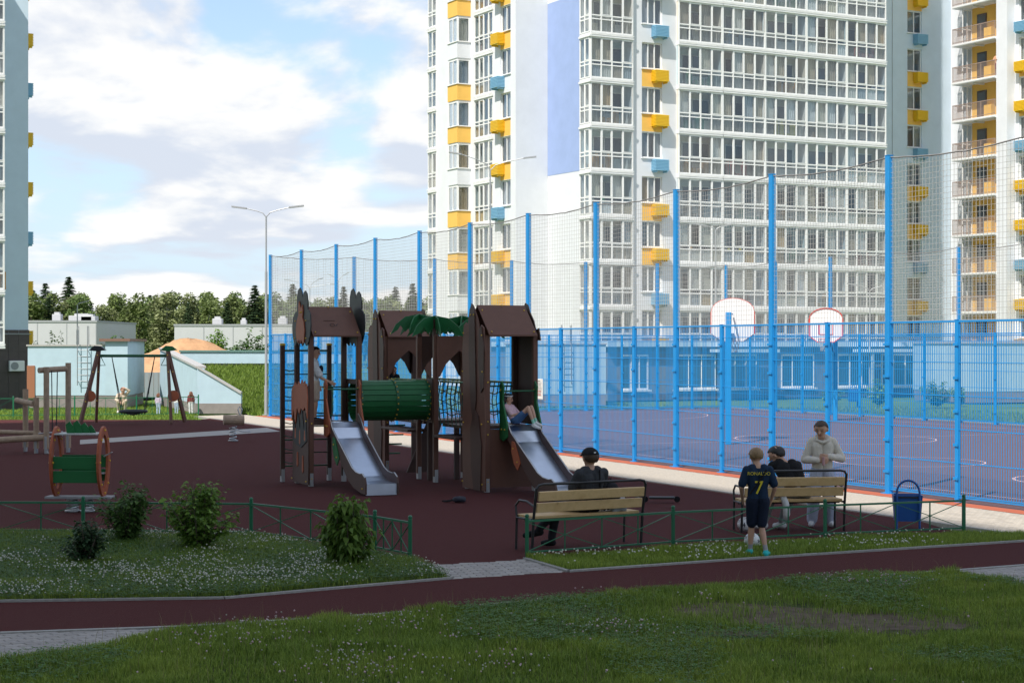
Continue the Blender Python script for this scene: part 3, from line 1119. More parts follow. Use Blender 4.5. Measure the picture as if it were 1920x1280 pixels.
def right_tower():
    """wing that comes towards the camera on the right, with open railed balconies"""
    W = Vector((BO.x + 36.6 * .8775 - 7.07 * .4795, BO.y + 36.6 * .4795 + 7.07 * .8775, 0))
    T = thing('apartment_building', 'white and ochre apartment block with open railed balconies at the right edge', 'building', W, BANG)
    # local: x along front direction, y deeper; left flank is the plane x=0, y from 13 down to -9
    wallbox(T, 'wall', 0, 14, -2.3, 13, 0, TOPZ, m_wall)
    wallbox(T, 'wall', .9, 14, -8.5, -2.3, 0, TOPZ, m_wall)
    wallbox(T, 'pier', -1.1, .9, -7.05, -5.95, 0, TOPZ, m_wall)
    wallbox(T, 'wall', .0, .9, -5.95, -2.3, 0, TOPZ, m_yel)
    # baskets and windows beyond the pier
    wallbox(T, 'pier', -.3, .9, -7.45, -7.05, 0, TOPZ, m_wall)
    wallbox(T, 'pier', -.3, .9, -10.5, -9.0, 0, TOPZ, m_wall)
    for k in range(0, 10):
        z = Z0 + k * ST
        blue = k % 3 == 2
        obj('spandrel', MB().box(0, 1.55, 0, .16, -.28, .90).mesh('spandrel', m_wall if blue else m_yel), T, (-.3, -7.45, z), LEFTROT)
        obj('lintel', MB().box(0, 1.55, 0, .16, 2.58, 2.6).mesh('lintel', m_wall), T, (-.3, -7.45, z), LEFTROT)
        window(T, -.3, -7.45, z + .90, LEFTROT, 1.55, 1.68, 2, seed=700 + k)
        obj('air_conditioner_basket', basket_mesh(m_acb if blue else m_acy), T, (-.3, -7.42, z + .08), LEFTROT)
        # open balcony: slab, brackets, balusters, doors, glazed screen
        sl = MB()
        y0, y1, dp = -5.949, -1.46, 1.25
        sl.box(-dp, -.002, y0, y1, -.20, -.02)
        sl.box(-dp - .02, -dp, y0, y1 + .02, -.16, -.06)
        sl.mi = 1
        sl.box(-dp + .2, -.002, -3.6, -3.45, -.32, -.20)
        b = sl.build('open_balcony', [m_slab, m_wall], T, (0, 0, z))
        rl = MB()
        n = 36
        for i in range(n + 1):
            yy = y0 + .03 + (y1 - y0 - .06) * i / n
            t = .022 if i % 12 == 0 else .011
            rl.box(-dp + .03, -dp + .03 + 2 * t, yy - t, yy + t, -.02, 1.10)
        for i in range(1, 10):
            xx = -dp + .05 + (dp - .1) * i / 10
            rl.box(xx - .011, xx + .011, y1 - .05, y1 - .028, -.02, 1.10)
        rl.box(-dp + .02, -dp + .08, y0 + .01, y1 - .01, 1.10, 1.15)
        rl.box(-dp + .02, -.05, y1 - .06, y1 - .012, 1.101, 1.149)
        rl.box(-dp + .03, -dp + .07, y0 + .01, y1 - .01, .08, .12)
        rl.build('balcony_railing', m_brownrail, b)
        for yy in (-5.85, -3.85):
            dr = MB()
            dr.box(-.05, -.003, yy, yy + 1.0, 0, 2.15)
            dr.mi = 1
            dr.box(-.07, -.051, yy + .12, yy + .88, .9, 2.03)
            dr.build('balcony_door', [m_door, m_dark], b)
        MB().box(-.42, -.06, -4.75, -3.95, .02, .95).build('parapet_panel', m_yel, b)
        sc = MB()
        sc.box(-.9, -.02, -2.26, -2.23, 0, 2.5)
        sc.build('glass_screen', m_glassd, b)
        fr = MB()
        for xx in (-.93, -.50, -.06):
            fr.box(xx, xx + .05, -2.28, -2.21, 0, 2.6)
        fr.box(-.93, -.01, -2.285, -2.205, 1.05, 1.11)
        fr.box(-.93, -.01, -2.285, -2.205, 2.5, 2.56)
        fr.build('screen_frame', m_frame, b)
    wallbox(T, 'roof', .2, 13.8, -8, 12, TOPZ, TOPZ + .5, m_roofm)
    return W
RW = right_tower()

def left_tower():
    c = Vector(((53 - 960) / FPX * 101.0, 101.0, 0))
    T = thing('apartment_building', 'apartment tower with bluish shade coloured into its wall and a dark brown base at the left edge', 'building', (c.x, c.y, -1.1), BANG)
    # local: right end of the recessed front wall at the origin; the lit block to its left stands 7 m forward
    H = 27.0
    pz = 1.1 + CAMH + (HOR - 625) / (FPX / 101.0)
    m_brown = mat('brown cladding', (.075, .058, .055), .55, var=.15, scale=2)
    m_brown2 = mat('brown cladding tile', (.085, .065, .060), .5, var=.1, scale=3, rand=.12)
    wallbox(T, 'wall', -9, 0, 0, 6, pz, H, m_wall_shade)  # wall colour already holds the bluish shade
    wallbox(T, 'base', -9, .05, -.04, 6, 0, pz - .06, m_brown)
    wallbox(T, 'base_ledge', -9, .12, -.12, 6.1, pz - .06, pz, m_roofm)
    tile = MB().box(0, .585, -.022, 0, 0, .585).mesh('cladding_tile', m_brown2)
    for i in range(9):
        for j in range(8):
            obj('cladding_tile', tile, T, (.05 - (i + 1) * .6 + .008, -.041, .02 + j * .6))
    wallbox(T, 'wall', -20, -4.3, -5.7, 6, 0, H, m_wall)
    wallbox(T, 'pier', -4.3, -3.0, -5.7, -.05, 0, H, m_wall_shade)
    for k in range(0, 9):
        z = 1.1 + Z0 + k * 2.85 + .45
        blue = k in (2, 5, 8)
        obj('air_conditioner_basket', basket_mesh(m_acb if blue else m_acy, 1.0, .36, .74), T, (0, .25, z), R(90))
        glazed_balcony(T, -6.4, -7.0, z, 0, 3.5, 4, seed=820 + k, ends=(1, 1))
    wallbox(T, 'roof', -19.8, -.2, .2, 5.8, H, H + .5, m_roofm)
    ac = MB()
    ac.bbox(-1.15, -.30, -.42, -.10, 2.45, 3.05, .03)
    a = ac.build('air_conditioner', m_frame, T)
    fan = MB()
    fan.tube([(-.86, -.421, 2.75), (-.86, -.435, 2.75)], .22, 16)
    fan.build('fan_grille', m_roofm, a)
left_tower()

def shade_tower():
    """the long apartment block on the sunny side: its shadow lies over the playground"""
    h = 75.0
    L = h / math.tan(SUN_EL)
    off = Vector((-SUN_H.x * L, -SUN_H.y * L, 0))
    far = FL(3.0, -2.75) + Vector((-2.0, 0, 0))
    p = FL(44, -2.35)
    d = (p - FL(3.0, -2.75)).normalized()
    c = FL(1.5, -2.75) - off
    T = thing('apartment_building', 'tall long apartment block behind the camera that shades the playground', 'building', c, math.atan2(d.y, d.x))
    wallbox(T, 'wall', 0, 130, -18, 0, -.5, h, m_wall)
    wallbox(T, 'roof', .3, 129.7, -17.7, -.3, h, h + .02, m_roofm)
    for k in range(0, 24, 2):
        sh = MB().box(.6, 129.4, .001, .9, 3 + k * 3, 3.25 + k * 3)
        sh.build('balcony_row', m_slab, T)
    for i in range(20):
        MB().box(3 + i * 6.4, 5.0 + i * 6.4, .002, .02, 4, h - 4).build('window_strip', m_dark, T)
shade_tower()

# ------------------------------------------------------------------ low pavilion along the far side of the court
def pavilion():
    o = Vector((5.0, 89.0, 0))
    T = thing('shop_pavilion', 'long low grey pavilion with shop windows beyond the sports court', 'pavilion', o, BANG)
    m_gw = mat('grey blue cladding', (.17, .19, .22), .6, var=.1, scale=2)
    m_band = mat('pale fascia', (.52, .62, .68), .7, var=.05, scale=2)
    m_teal = mat('shop glass', (.05, .10, .12), .08, spec=.7)
    Lx = 30.0
    wallbox(T, 'wall', 0, Lx, .3, 14, 0, 2.75, m_gw)
    wallbox(T, 'fascia', -.2, Lx + .2, -.1, 13.8, 2.75, 3.0, m_band)
    wallbox(T, 'roof', .2, Lx - .2, .3, 13.4, 3.0, 3.06, m_roofm)
    wallbox(T, 'plinth', 0, Lx, .2, .299, 0, .35, m_plinth)
    r = random.Random(3)
    x = .8
    while x < Lx - 2.6:
        w = r.choice((1.6, 2.2, 2.6))
        f = MB()
        f.box(x, x + w, .22, .298, .55, .63)
        f.box(x, x + w, .22, .298, 2.25, 2.35)
        n = 3
        for i in range(n + 1):
            xx = x + (w - .07) * i / n
            f.box(xx, xx + .07, .215, .297, .63, 2.25)
        sh = f.build('shop_window', m_frame, T)
        MB().box(x + .03, x + w - .03, .262, .28, .6, 2.3).build('pane', m_teal, sh)
        MB().box(x - .1, x + w + .1, .08, .219, .45, .55).build('window_sill', m_slab, sh)
        x += w + r.choice((.5, .9, 1.6))
    for x in (6.0, 15.5, 23.0):
        cn = MB()
        cn.box(x, x + 3.4, -1.6, -.101, 2.45, 2.62)
        cn.tube([(x + .2, -1.5, 0), (x + .2, -1.5, 2.45)], .06, 8)
        cn.tube([(x + 3.2, -1.5, 0), (x + 3.2, -1.5, 2.45)], .06, 8)
        cn.build('entrance_canopy', m_band, T)
pavilion()

m_shed = mat('light blue shed render', (.42, .54, .61), .85, var=.06, scale=1.5, bump=.1)
m_shedp = mat('shed plinth', (.24, .21, .20), .8, var=.1, scale=4)
m_coping = mat('metal coping', (.42, .40, .38), .5)
m_steel = mat('grey steel', (.30, .31, .32), .45, metal=.6)
def ladder(parent, x, y, z0, z1, w=.45, cage=False):
    b = MB()
    for s in (0, w):
        b.tube([(x + s, y, z0), (x + s, y, z1 + .9), (x + s, y + .35, z1 + .9), (x + s, y + .35, z1)], .022, 6)
        for zz in (z0 + .2, z1 - .2):
            b.tube([(x + s, y, zz), (x + s, y + .18, zz)], .018, 5)
    z = z0 + .2
    while z < z1:
        b.tube([(x, y, z), (x + w, y, z)], .014, 5)
        z += .28
    b.build('roof_ladder', m_steel, parent)

def shed(label, o, ang, w, d, h, lad=None, step=None):
    T = thing('garage_vent_house', label, 'outbuilding', o, ang)
    wallbox(T, 'wall', 0, w, 0, d, .55, h, m_shed)
    wallbox(T, 'plinth', .02, w - .02, .02, d - .02, 0, .55, m_shedp)
    wallbox(T, 'coping', -.06, w + .06, -.06, d + .06, h, h + .07, m_coping)
    if step:
        a, b, hh = step
        wallbox(T, 'raised_part', a, b, -.25, d + .2, .55, hh, m_shed)
        wallbox(T, 'plinth', a + .02, b - .02, -.23, d, 0, .549, m_shedp)
        wallbox(T, 'coping', a - .25, b + .12, -.4, d + .3, hh, hh + .12, mat('rusty coping', (.20, .11, .08), .7))
    if lad is not None:
        ladder(T, lad, -.2, 1.0, h)
    return T
p = G(52, 764)
sh1 = shed('light blue outbuilding with a roof ladder beside the left tower', p, R(4), 3.5, 5.0, 2.78, 2.25, step=(3.5, 4.5, 3.0))
dr = MB().box(-.03, .32, -.05, -.005, .4, 1.9).build('rusty_door', mat('rust orange door', (.30, .12, .06), .7), sh1)
sh2 = shed('bright blue white outbuilding with a ladder behind the court fence', Vector((.2, 81.5, 0)), R(6), 4.2, 5.0, 2.85, 2.1)
sh3 = shed('bright white outbuilding behind the court at the right edge', Vector((22.4, 86.0, 0)), R(20), 8.0, 5.0, 2.9)
# ================================================================== COURT FENCE, NETS, HOOPS, LAMPS
m_bfence = mat('blue powder coat', (.010, .25, .60), .45, var=.06, scale=3)
m_net = mat('barrier net cord', (.42, .42, .40), .8)
m_rope = mat('net edge rope', (.22, .21, .20), .8)
PH, TH = 3.2, 6.4                               # fence panel and tall post heights
def fence_panel_mesh(L):
    def fn():
        b = MB()
        n = int(round(L / .066))
        for i in range(1, n):
            x = i * L / n
            b.box(x - .0045, x + .0045, -.0045, .0045, .08, PH)
        for z in (.10, .68, 1.28, 1.88, 2.48, 2.96):
            b.box(.04, L - .04, -.012, -.0046, z - .008, z + .008)
            b.box(.04, L - .04, .0046, .012, z - .008, z + .008)
        b.box(.04, L - .04, -.02, .02, PH, PH + .035)
        b.box(.04, L - .04, -.016, .016, .055, .08)
        return b.mesh('bar_panel', m_bfence)
    return cached(('fp', round(L, 3)), fn)
def post_mesh(h, w):
    def fn():
        b = MB()
        b.bbox(-w / 2, w / 2, -w / 2, w / 2, 0, h, .008)
        b.box(-w / 2 - .004, w / 2 + .004, -w / 2 - .004, w / 2 + .004, h, h + .012)
        b.box(-w, w, -w, w, .004, .018)
        z = .4
        while z < min(h, PH):
            b.box(-w / 2 - .02, w / 2 + .02, -w / 2 - .02, -w / 2, z, z + .05)
            z += .6
        return b.mesh('post', m_bfence)
    return cached(('post', h, w), fn)
def net_mesh(L, z0, z1, cell=.10, t=.0028):
    def fn():
        b = MB()
        n, m = int(L / cell), int((z1 - z0) / cell)
        for i in range(1, n):
            x = i * L / n
            sag = .10 * math.sin(math.pi * x / L)
            b.box(x - t, x + t, -t, t, z0, z1 - sag)
        for j in range(m):
            z = z0 + (z1 - z0) * j / m
            b.box(0, L, -t, t, z - t, z + t)
        return b.mesh('net', m_net)
    return cached(('net', round(L, 3), z0, z1), fn)
def rope_mesh(L, z1):
    def fn():
        b = MB()
        r = random.Random(int(L * 100))
        pts = [(L * i / 16, 0, z1 - .10 * math.sin(math.pi * i / 16) + r.uniform(-.012, .012)) for i in range(17)]
        b.tube(pts, .014, 5)
        return b.mesh('net_rope', m_rope)
    return cached(('rope', round(L, 3), z1), fn)

def fence_run(name_label, p, q, spans, ends=(True, True), skip=()):
    """tall posts with two bar panels and one net between each pair"""
    d = q - p
    ang = math.atan2(d.y, d.x)
    T = thing('court_fence', name_label, 'fence', p, ang)
    S = d.length / spans
    for i in range(spans + 1):
        if (i == 0 and not ends[0]) or (i == spans and not ends[1]):
            continue
        obj('tall_post', post_mesh(TH, .115), T, (i * S, 0, 0))
    for i in range(spans):
        obj('post', post_mesh(PH + .06, .085), T, (i * S + S / 2, 0, 0))
        for k in (0, 1):
            obj('bar_panel', fence_panel_mesh(S / 2), T, (i * S + k * S / 2, .0, .02))
        obj('net', net_mesh(S, PH + .06, TH - .03), T, (i * S, 0, 0))
        obj('net_rope', rope_mesh(S, TH - .03), T, (i * S, 0, 0))
    return T
SP = (FA - FB).length / 10
fence_run('near blue bar fence of the sports court with tall net posts', FL(0, 0), FL(12 * SP, 0), 12)
fence_run('far end blue bar fence of the sports court behind the play towers', FL(0, 0), FL(0, COURT_W), 6, ends=(False, False))
fence_run('far side blue bar fence of the sports court before the pavilion', FL(0, COURT_W), FL(12 * SP, COURT_W), 12)

# notice board hanging on the near fence
def notice():
    a, b = G(1009, 745), G(1026, 745)
    s = (FB - Vector((0.9, 0, 0))).x
    # find the place along the fence that shows at x = 1017
    best = min((abs(960 + FPX * FL(t / 10, 0).x / FL(t / 10, 0).y - 1017), t / 10) for t in range(0, 400))[1]
    p = FL(best, -.06)
    T = thing('notice_board', 'white printed rules notice hung on the blue court fence', 'sign', p, math.atan2(-FD.y, -FD.x))
    k = FPX / p.y
    z0, z1 = CAMH - (748 - HOR) / k, CAMH - (710 - HOR) / k
    w = .42
    MB().bbox(-w / 2, w / 2, -.02, 0, z0, z1, .006).build('board', mat('notice white', (.72, .69, .64), .5), T)
    ln = MB()
    r = random.Random(2)
    z = z1 - .07
    i = 0
    while z > z0 + .08:
        ww = r.uniform(.24, .34) if i else .16
        x = -ww / 2
        while x < ww / 2:
            l = r.uniform(.015, .05)
            ln.box(x, min(x + l, ww / 2), -.0225, -.0205, z, z + (.022 if i == 0 else .012))
            x += l + .012
        z -= .035
        i += 1
    ln.build('print', mat('notice print', (.10, .09, .09), .6), T)
    ic = MB()
    for j in range(2):
        for i in range(4):
            ic.box(-.15 + i * .08, -.11 + i * .08, -.0235, -.0207, z0 + .10 + j * .09, z0 + .145 + j * .09)
    ic.build('pictograms', mat('notice red', (.45, .10, .08), .6), T)
notice()

def hoop(label, p, ang, board_only=False):
    """blue post with a bent arm, rounded backboard with a red edge, rim and net"""
    T = thing('basketball_hoop', label, 'basketball hoop', p, ang)
    b = MB()
    b.bbox(-.08, .08, -.08, .08, 0, 3.75, .01)
    b.bar((0, 0, 3.1), (0, -1.35, 3.1), .12)
    b.bar((0, 0, 2.4), (0, -.9, 3.05), .07)
    b.bar((0, 0, 3.7), (0, -1.3, 3.72), .045)
    b.build('stand', m_bfence, T)
    def outline(s):
        pts = [(-.62 * s, -.1 * s), (-.62 * s, .55 * s)]
        for i in range(1, 10):
            a = math.pi - math.pi * i / 10
            pts.append((.62 * s * math.cos(a), .55 * s + .38 * s * math.sin(a)))
        pts += [(.62 * s, .55 * s), (.62 * s, -.1 * s), (.3 * s, -.32 * s), (-.3 * s, -.32 * s)]
        return pts
    f = MB()
    f.prism([(x, z + 3.25) for x, z in outline(1.0)], -1.42, -1.385)
    bd = f.build('backboard', mat('backboard white', (.80, .78, .76), .5), T)
    e = MB()
    o = outline(1.0)
    n = len(o)
    for i in range(n):
        a, c = o[i], o[(i + 1) % n]
        e.bar((a[0], -1.425, a[1] + 3.25), (c[0], -1.425, c[1] + 3.25), .05, .03)
    m_red = mat('hoop red', (.62, .06, .04), .5)
    for (a, c) in (((-.26, .02), (.26, .02)), ((.26, .02), (.26, .42)), ((.26, .42), (-.26, .42)), ((-.26, .42), (-.26, .02))):
        e.bar((a[0], -1.425, a[1] + 3.2), (c[0], -1.425, c[1] + 3.2), .04, .015)
    e.build('backboard_edge', m_red, bd)
    rm = MB()
    rm.tube([(.225 * math.cos(i * .3142), -1.69 + .225 * math.sin(i * .3142), 3.05) for i in range(21)], .012, 6)
    rm.bar((0, -1.42, 3.05), (0, -1.47, 3.05), .08)
    r = rm.build('rim', m_red, T)
    nt = MB()
    for i in range(10):
        a, c = i * .6283, (i + 1) * .6283
        d = (i - 1) * .6283
        nt.tube([(.225 * math.cos(a), -1.69 + .225 * math.sin(a), 3.05), (.16 * math.cos(c), -1.69 + .16 * math.sin(c), 2.8), (.12 * math.cos(a), -1.69 + .12 * math.sin(a), 2.6)], .006, 4)
        nt.tube([(.225 * math.cos(a), -1.69 + .225 * math.sin(a), 3.05), (.16 * math.cos(d), -1.69 + .16 * math.sin(d), 2.8), (.12 * math.cos(a), -1.69 + .12 * math.sin(a), 2.6)], .006, 4)
    nt.build('hoop_net', m_net, r)
def at(x, d, z=0):
    return Vector(((x - 960) / FPX * d, d, z))
hoop('basketball hoop with red edged backboard facing the camera on the court', at(1566, 66.0), R(-24))
hoop('basketball hoop seen from behind with a large pale backboard', at(1366, 50.0), R(168))
m_pole = mat('galvanised lamp post', (.40, .41, .42), .5, metal=.4)
def lamp(label, x, yb, ytop, arms, d=None):
    """galvanised street lamp; arms = list of (dx px, rise px) to each luminaire"""
    p = G(x, yb) if d is None else at(x, d)
    k = FPX / p.y
    h = (yb - ytop) / k if d is None else CAMH + (HOR - ytop) / k
    T = thing('street_lamp', label, 'lamp post', p)
    b = MB()
    b.tube([(0, 0, 0), (0, 0, 1.2)], .075, 10)
    b.tube([(0, 0, 1.2), (0, 0, h * .72)], .055, 10)
    b.tube([(0, 0, h * .72), (0, 0, h)], .035, 8)
    b.tube([(0, 0, .004), (0, 0, .03)], .16, 10)
    b.build('pole', m_pole, T)
    for dx, rise, dy in arms:
        X, Zr = dx / k, rise / k
        a = MB()
        a.tube([(0, 0, h - .05), (X * .12, dy * .12, h + Zr * .35), (X * .35, dy * .35, h + Zr * .6), (X * .75, dy * .75, h + Zr * .9)], .022, 6)
        a.build('arm', m_pole, T)
        u = Vector((X, dy, Zr * .4)).normalized()
        e = Vector((X * .75, dy * .75, h + Zr * .9))
        f = MB()
        f.bar(e - u * .05, e + u * .55, .20, .06)
        f.build('luminaire', m_pole, T)
lamp('slim double arm street lamp left of the court fence', 499, 778, 405, [(-52, 16, 0), (60, 18, 0)])
lamp('tall double arm street lamp in front of the white tower', 919, 0, 318, [(-74, 32, 0), (86, 24, 0)], d=82.0)
lamp('small far four arm street lamp beyond the court', 581, 0, 540, [(-48, 16, 0), (18, 20, 2), (52, 8, 0)], d=150.0)
lamp('small far lamp post with a fork between the near net posts', 634, 0, 530, [(-14, 14, 0), (14, 16, 0)], d=170.0)
lamp('far street lamp in front of the glazed balcony grid', 1342, 0, 432, [(-26, 10, 0), (14, 8, 0)], d=96.0)
lamp('small far street lamp right of the red edged hoop', 1631, 0, 545, [(-32, 12, 0), (32, 10, 0)], d=96.0)
lamp('dark thin lamp mast behind the light blue outbuilding', 145, 0, 572, [(6, 4, 0)], d=105.0)
# ================================================================== PLAY STRUCTURE
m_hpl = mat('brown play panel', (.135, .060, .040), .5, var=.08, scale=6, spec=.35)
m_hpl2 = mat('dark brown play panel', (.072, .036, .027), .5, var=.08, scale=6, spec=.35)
m_blk = mat('charcoal play panel', (.022, .027, .030), .5, spec=.35)
m_orng = mat('orange play panel', (.37, .10, .045), .5, var=.06, scale=6, spec=.35)
m_grn = mat('green play panel', (.016, .135, .042), .45, var=.06, scale=6, spec=.35)
m_grnb = mat('green metal tube', (.012, .10, .040), .4)
m_inox = mat('steel slide', (.60, .68, .80), .32, metal=1.0, var=.05, scale=5)  # blue tint in the metal stands in for reflected sky
m_bolt = mat('yellow bolt cap', (.65, .42, .04), .4)
m_foot = mat('post shoe steel', (.45, .46, .47), .4, metal=.7)
m_cord = mat('dark green rope', (.02, .055, .035), .8)
m_yrope = mat('yellow rope joint', (.5, .4, .03), .6)
PO = Vector((-4.01, 35.1, 0))
PANG = math.atan2(.39, .92)
PS = thing('play_structure', 'brown forest themed play towers with two slides and a green tunnel', 'play structure', PO, PANG)
DECK = 1.27
SIDE = lambda x: Matrix(((0, 1, 0, x), (1, 0, 0, 0), (0, 0, 1, 0), (0, 0, 0, 1)))     # outline (x,z) -> lies in the y,z plane

def p_post(x, y, h, m=m_hpl2, w=.1):
    b = MB()
    b.bbox(x - w / 2, x + w / 2, y - w / 2, y + w / 2, .12, h, .008)
    o = b.build('post', m, PS)
    f = MB()
    f.box(x - .035, x + .035, y - w / 2 - .012, y + w / 2 + .012, 0, .26)
    f.build('post_shoe', m_foot, o)
    return o
def panel(name, pts, m, x=None, y=None, t=.022, ox=0, oy=0, parent=None):
    """flat cut-out panel: x given -> lies across, in the y,z plane; y given -> faces the slide side"""
    b = MB()
    if x is not None:
        b.M = SIDE(x)
        b.prism([(a + oy, z) for a, z in pts], -t / 2, t / 2)
    else:
        b.prism([(a + ox, z) for a, z in pts], y - t / 2, y + t / 2)
    return b.build(name, m, parent or PS)
BOLTS = MB()
def bolt(x, y, z):
    BOLTS.ball((x, y, z), .017, 6, 4)

def roof(ox, oy):
    for s in (0, 1):
        b = MB()
        y0, y1 = (-.14, .52) if s == 0 else (1.14, .48)
        b.add([(ox + .0, oy + y0, 2.98), (ox + 1.0, oy + y0, 2.98), (ox + 1.0, oy + .5, 3.56), (ox + .0, oy + .5, 3.56),
               (ox + .0, oy + y0, 3.01), (ox + 1.0, oy + y0, 3.01), (ox + 1.0, oy + .5, 3.59), (ox + .0, oy + .5, 3.59)],
              [(0, 3, 2, 1), (4, 5, 6, 7), (0, 1, 5, 4), (1, 2, 6, 5), (2, 3, 7, 6), (3, 0, 4, 7)])
        b.build('roof_panel', m_hpl, PS)
    for x in (.06, .94):
        bolt(ox + x, oy - .10, 3.07)
        bolt(ox + x, oy + .38, 3.49)
    bolt(ox + .5, oy + .46, 3.585)

TREE = [(.02, 2.85), (-.08, 3.0), (-.12, 3.2), (-.10, 3.42), (-.02, 3.50), (.04, 3.52), (.03, 3.68), (.08, 3.84), (.17, 3.90), (.25, 3.86), (.31, 3.76),
        (.35, 3.88), (.44, 3.97), (.54, 3.93), (.60, 3.80), (.61, 3.62), (.60, 3.50), (.70, 3.48), (.80, 3.38), (.86, 3.2), (.84, 3.0), (.76, 2.86),
        (.66, 2.80), (.60, 2.90), (.50, 2.80), (.42, 2.88), (.32, 2.79), (.22, 2.88), (.12, 2.80)]
OWL = [(.18, 2.86), (.14, 3.1), (.18, 3.28), (.25, 3.36), (.23, 3.50), (.26, 3.62), (.31, 3.56), (.37, 3.58), (.43, 3.70), (.47, 3.60), (.46, 3.42),
       (.55, 3.30), (.60, 3.12), (.57, 2.96), (.50, 2.86), (.46, 2.94), (.42, 2.84), (.37, 2.93), (.33, 2.84), (.28, 2.93), (.24, 2.84)]
SPLASH = [(-.06, 1.35), (-.08, 1.75), (-.02, 2.05), (.05, 1.98), (.12, 2.10), (.22, 2.03), (.32, 2.12), (.42, 2.0), (.55, 2.08), (.66, 1.98), (.80, 2.06), (.92, 1.98),
          (1.05, 1.9), (1.08, 1.5), (1.02, 1.28), (.9, 1.5), (.78, 1.22), (.66, 1.55), (.5, 1.42), (.38, 1.55), (.22, 1.5), (.08, 1.58)]
TREE = [((a - .40) * 1.35 + .46, z) for a, z in TREE]
OWL = [((a - .38) * 1.35 + .44, z) for a, z in OWL]
ROCK = [(-.10, .02), (1.08, .02), (1.10, 1.1), (1.06, 1.9), (1.10, 2.7), (1.02, 3.2), (.90, 3.26), (.80, 3.20), (.74, 3.42), (.62, 3.62), (.50, 3.56), (.40, 3.44),
        (.28, 3.30), (.20, 3.12), (.10, 3.20), (-.02, 3.14), (-.10, 2.7), (-.06, 2.0), (-.12, 1.2)]
ROCK_UP = [(-.10, 2.6)] + [(1.10, 2.6)] + ROCK[4:16]
GABLE = [(-.14, 2.9), (1.14, 2.9), (1.08, 3.12), (.95, 3.22), (.80, 3.42), (.6, 3.64), (.48, 3.60), (.38, 3.46), (.2, 3.3), (.08, 3.10), (-.06, 3.14)]
ARCH = [(0, 3.0), (1, 3.0), (1, 2.12), (.92, 2.18), (.80, 2.42), (.62, 2.60), (.5, 2.70), (.38, 2.60), (.20, 2.42), (.08, 2.18), (0, 2.12)]

def tower(ox, oy, kind):
    for x, y in ((0, 0), (1, 0), (0, 1), (1, 1)):
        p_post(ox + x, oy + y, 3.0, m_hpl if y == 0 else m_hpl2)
    b = MB()
    b.box(ox + .05, ox + .95, oy + .0, oy + 1.0, DECK - .06, DECK)
    b.build('deck', m_hpl2, PS)
    roof(ox, oy)
    if kind == 'owl':
        lw = panel('side_panel', [(-.06, .03), (1.06, .03), (1.06, 2.0), (-.06, 2.0)], m_hpl2, x=ox - .065, oy=oy)
        panel('paint_splash', SPLASH, m_orng, x=ox - .09, oy=oy, parent=PS)
        panel('charcoal_claw', [(0, .9), (.08, 1.45), (.2, 1.1), (.36, 1.6), (.48, 1.12), (.62, 1.48), (.78, 1.05), (.92, 1.3), (1.02, .9), (.8, .8), (.4, .75)], m_blk, x=ox - .083, oy=oy, t=.012)
        for a, z, l in ((.15, 1.0, .22), (.5, .95, .30), (.82, 1.02, .22), (.3, .42, .35), (.68, .5, .3)):
            panel('paint_drip', [(a - .025, z + l / 2), (a + .025, z + l / 2), (a + .05, z - l / 3), (a, z - l / 2), (a - .05, z - l / 3)], m_orng, x=ox - .083, oy=oy, t=.014)
        panel('tree_cutout', TREE, m_blk, x=ox - .068, oy=oy)
        ow = panel('owl_cutout', OWL, m_orng, x=ox - .092, oy=oy)
        for a in (.31, .40):
            bolt(ox - .11, oy + a, 3.47)
        panel('tree_cutout', TREE, m_blk, x=ox + 1.068, oy=oy + .05)
        for a, z in ((-.02, .1), (1.0, .1), (-.02, 1.3), (1.0, 1.3), (0, 2.95), (.8, 2.95), (.0, 3.3), (.75, 3.3)):
            bolt(ox - .11, oy + a, z)
        for z in (.15, 1.25):
            bolt(ox + .0, oy - .055, z)
    else:
        lw = panel('trunk_panel', ROCK, m_hpl, x=ox - .065, oy=oy)
        panel('bark_layer', [(.32, 1.75), (.40, 3.50), (.50, 3.60), (.66, 3.50), (.70, 2.6), (.60, 1.7), (.46, 1.2)], m_hpl2, x=ox - .088, oy=oy)
        panel('bark_layer', [(.10, .02), (.05, .9), (.20, 1.45), (.42, 1.6), (.62, 1.2), (.58, .5), (.45, .02)], m_hpl2, x=ox - .088, oy=oy)
        panel('bark_layer', [(-.06, 2.0), (-.08, 2.8), (.06, 3.18), (.16, 3.1), (.2, 2.5), (.08, 1.9)], m_hpl2, x=ox - .088, oy=oy)
        panel('gable_panel', GABLE, m_hpl2, x=ox + 1.066, oy=oy)
        for a, z in ((-.02, .15), (1.0, .15), (0, 1.3), (.95, 1.3), (-.03, 2.3), (1.0, 2.3), (.0, 3.0), (.95, 3.05), (.42, 3.4), (.58, 3.4)):
            bolt(ox - .11, oy + a, z)
        for z in (.2, 1.1, 1.35, 2.1):
            bolt(ox, oy - .055, z)

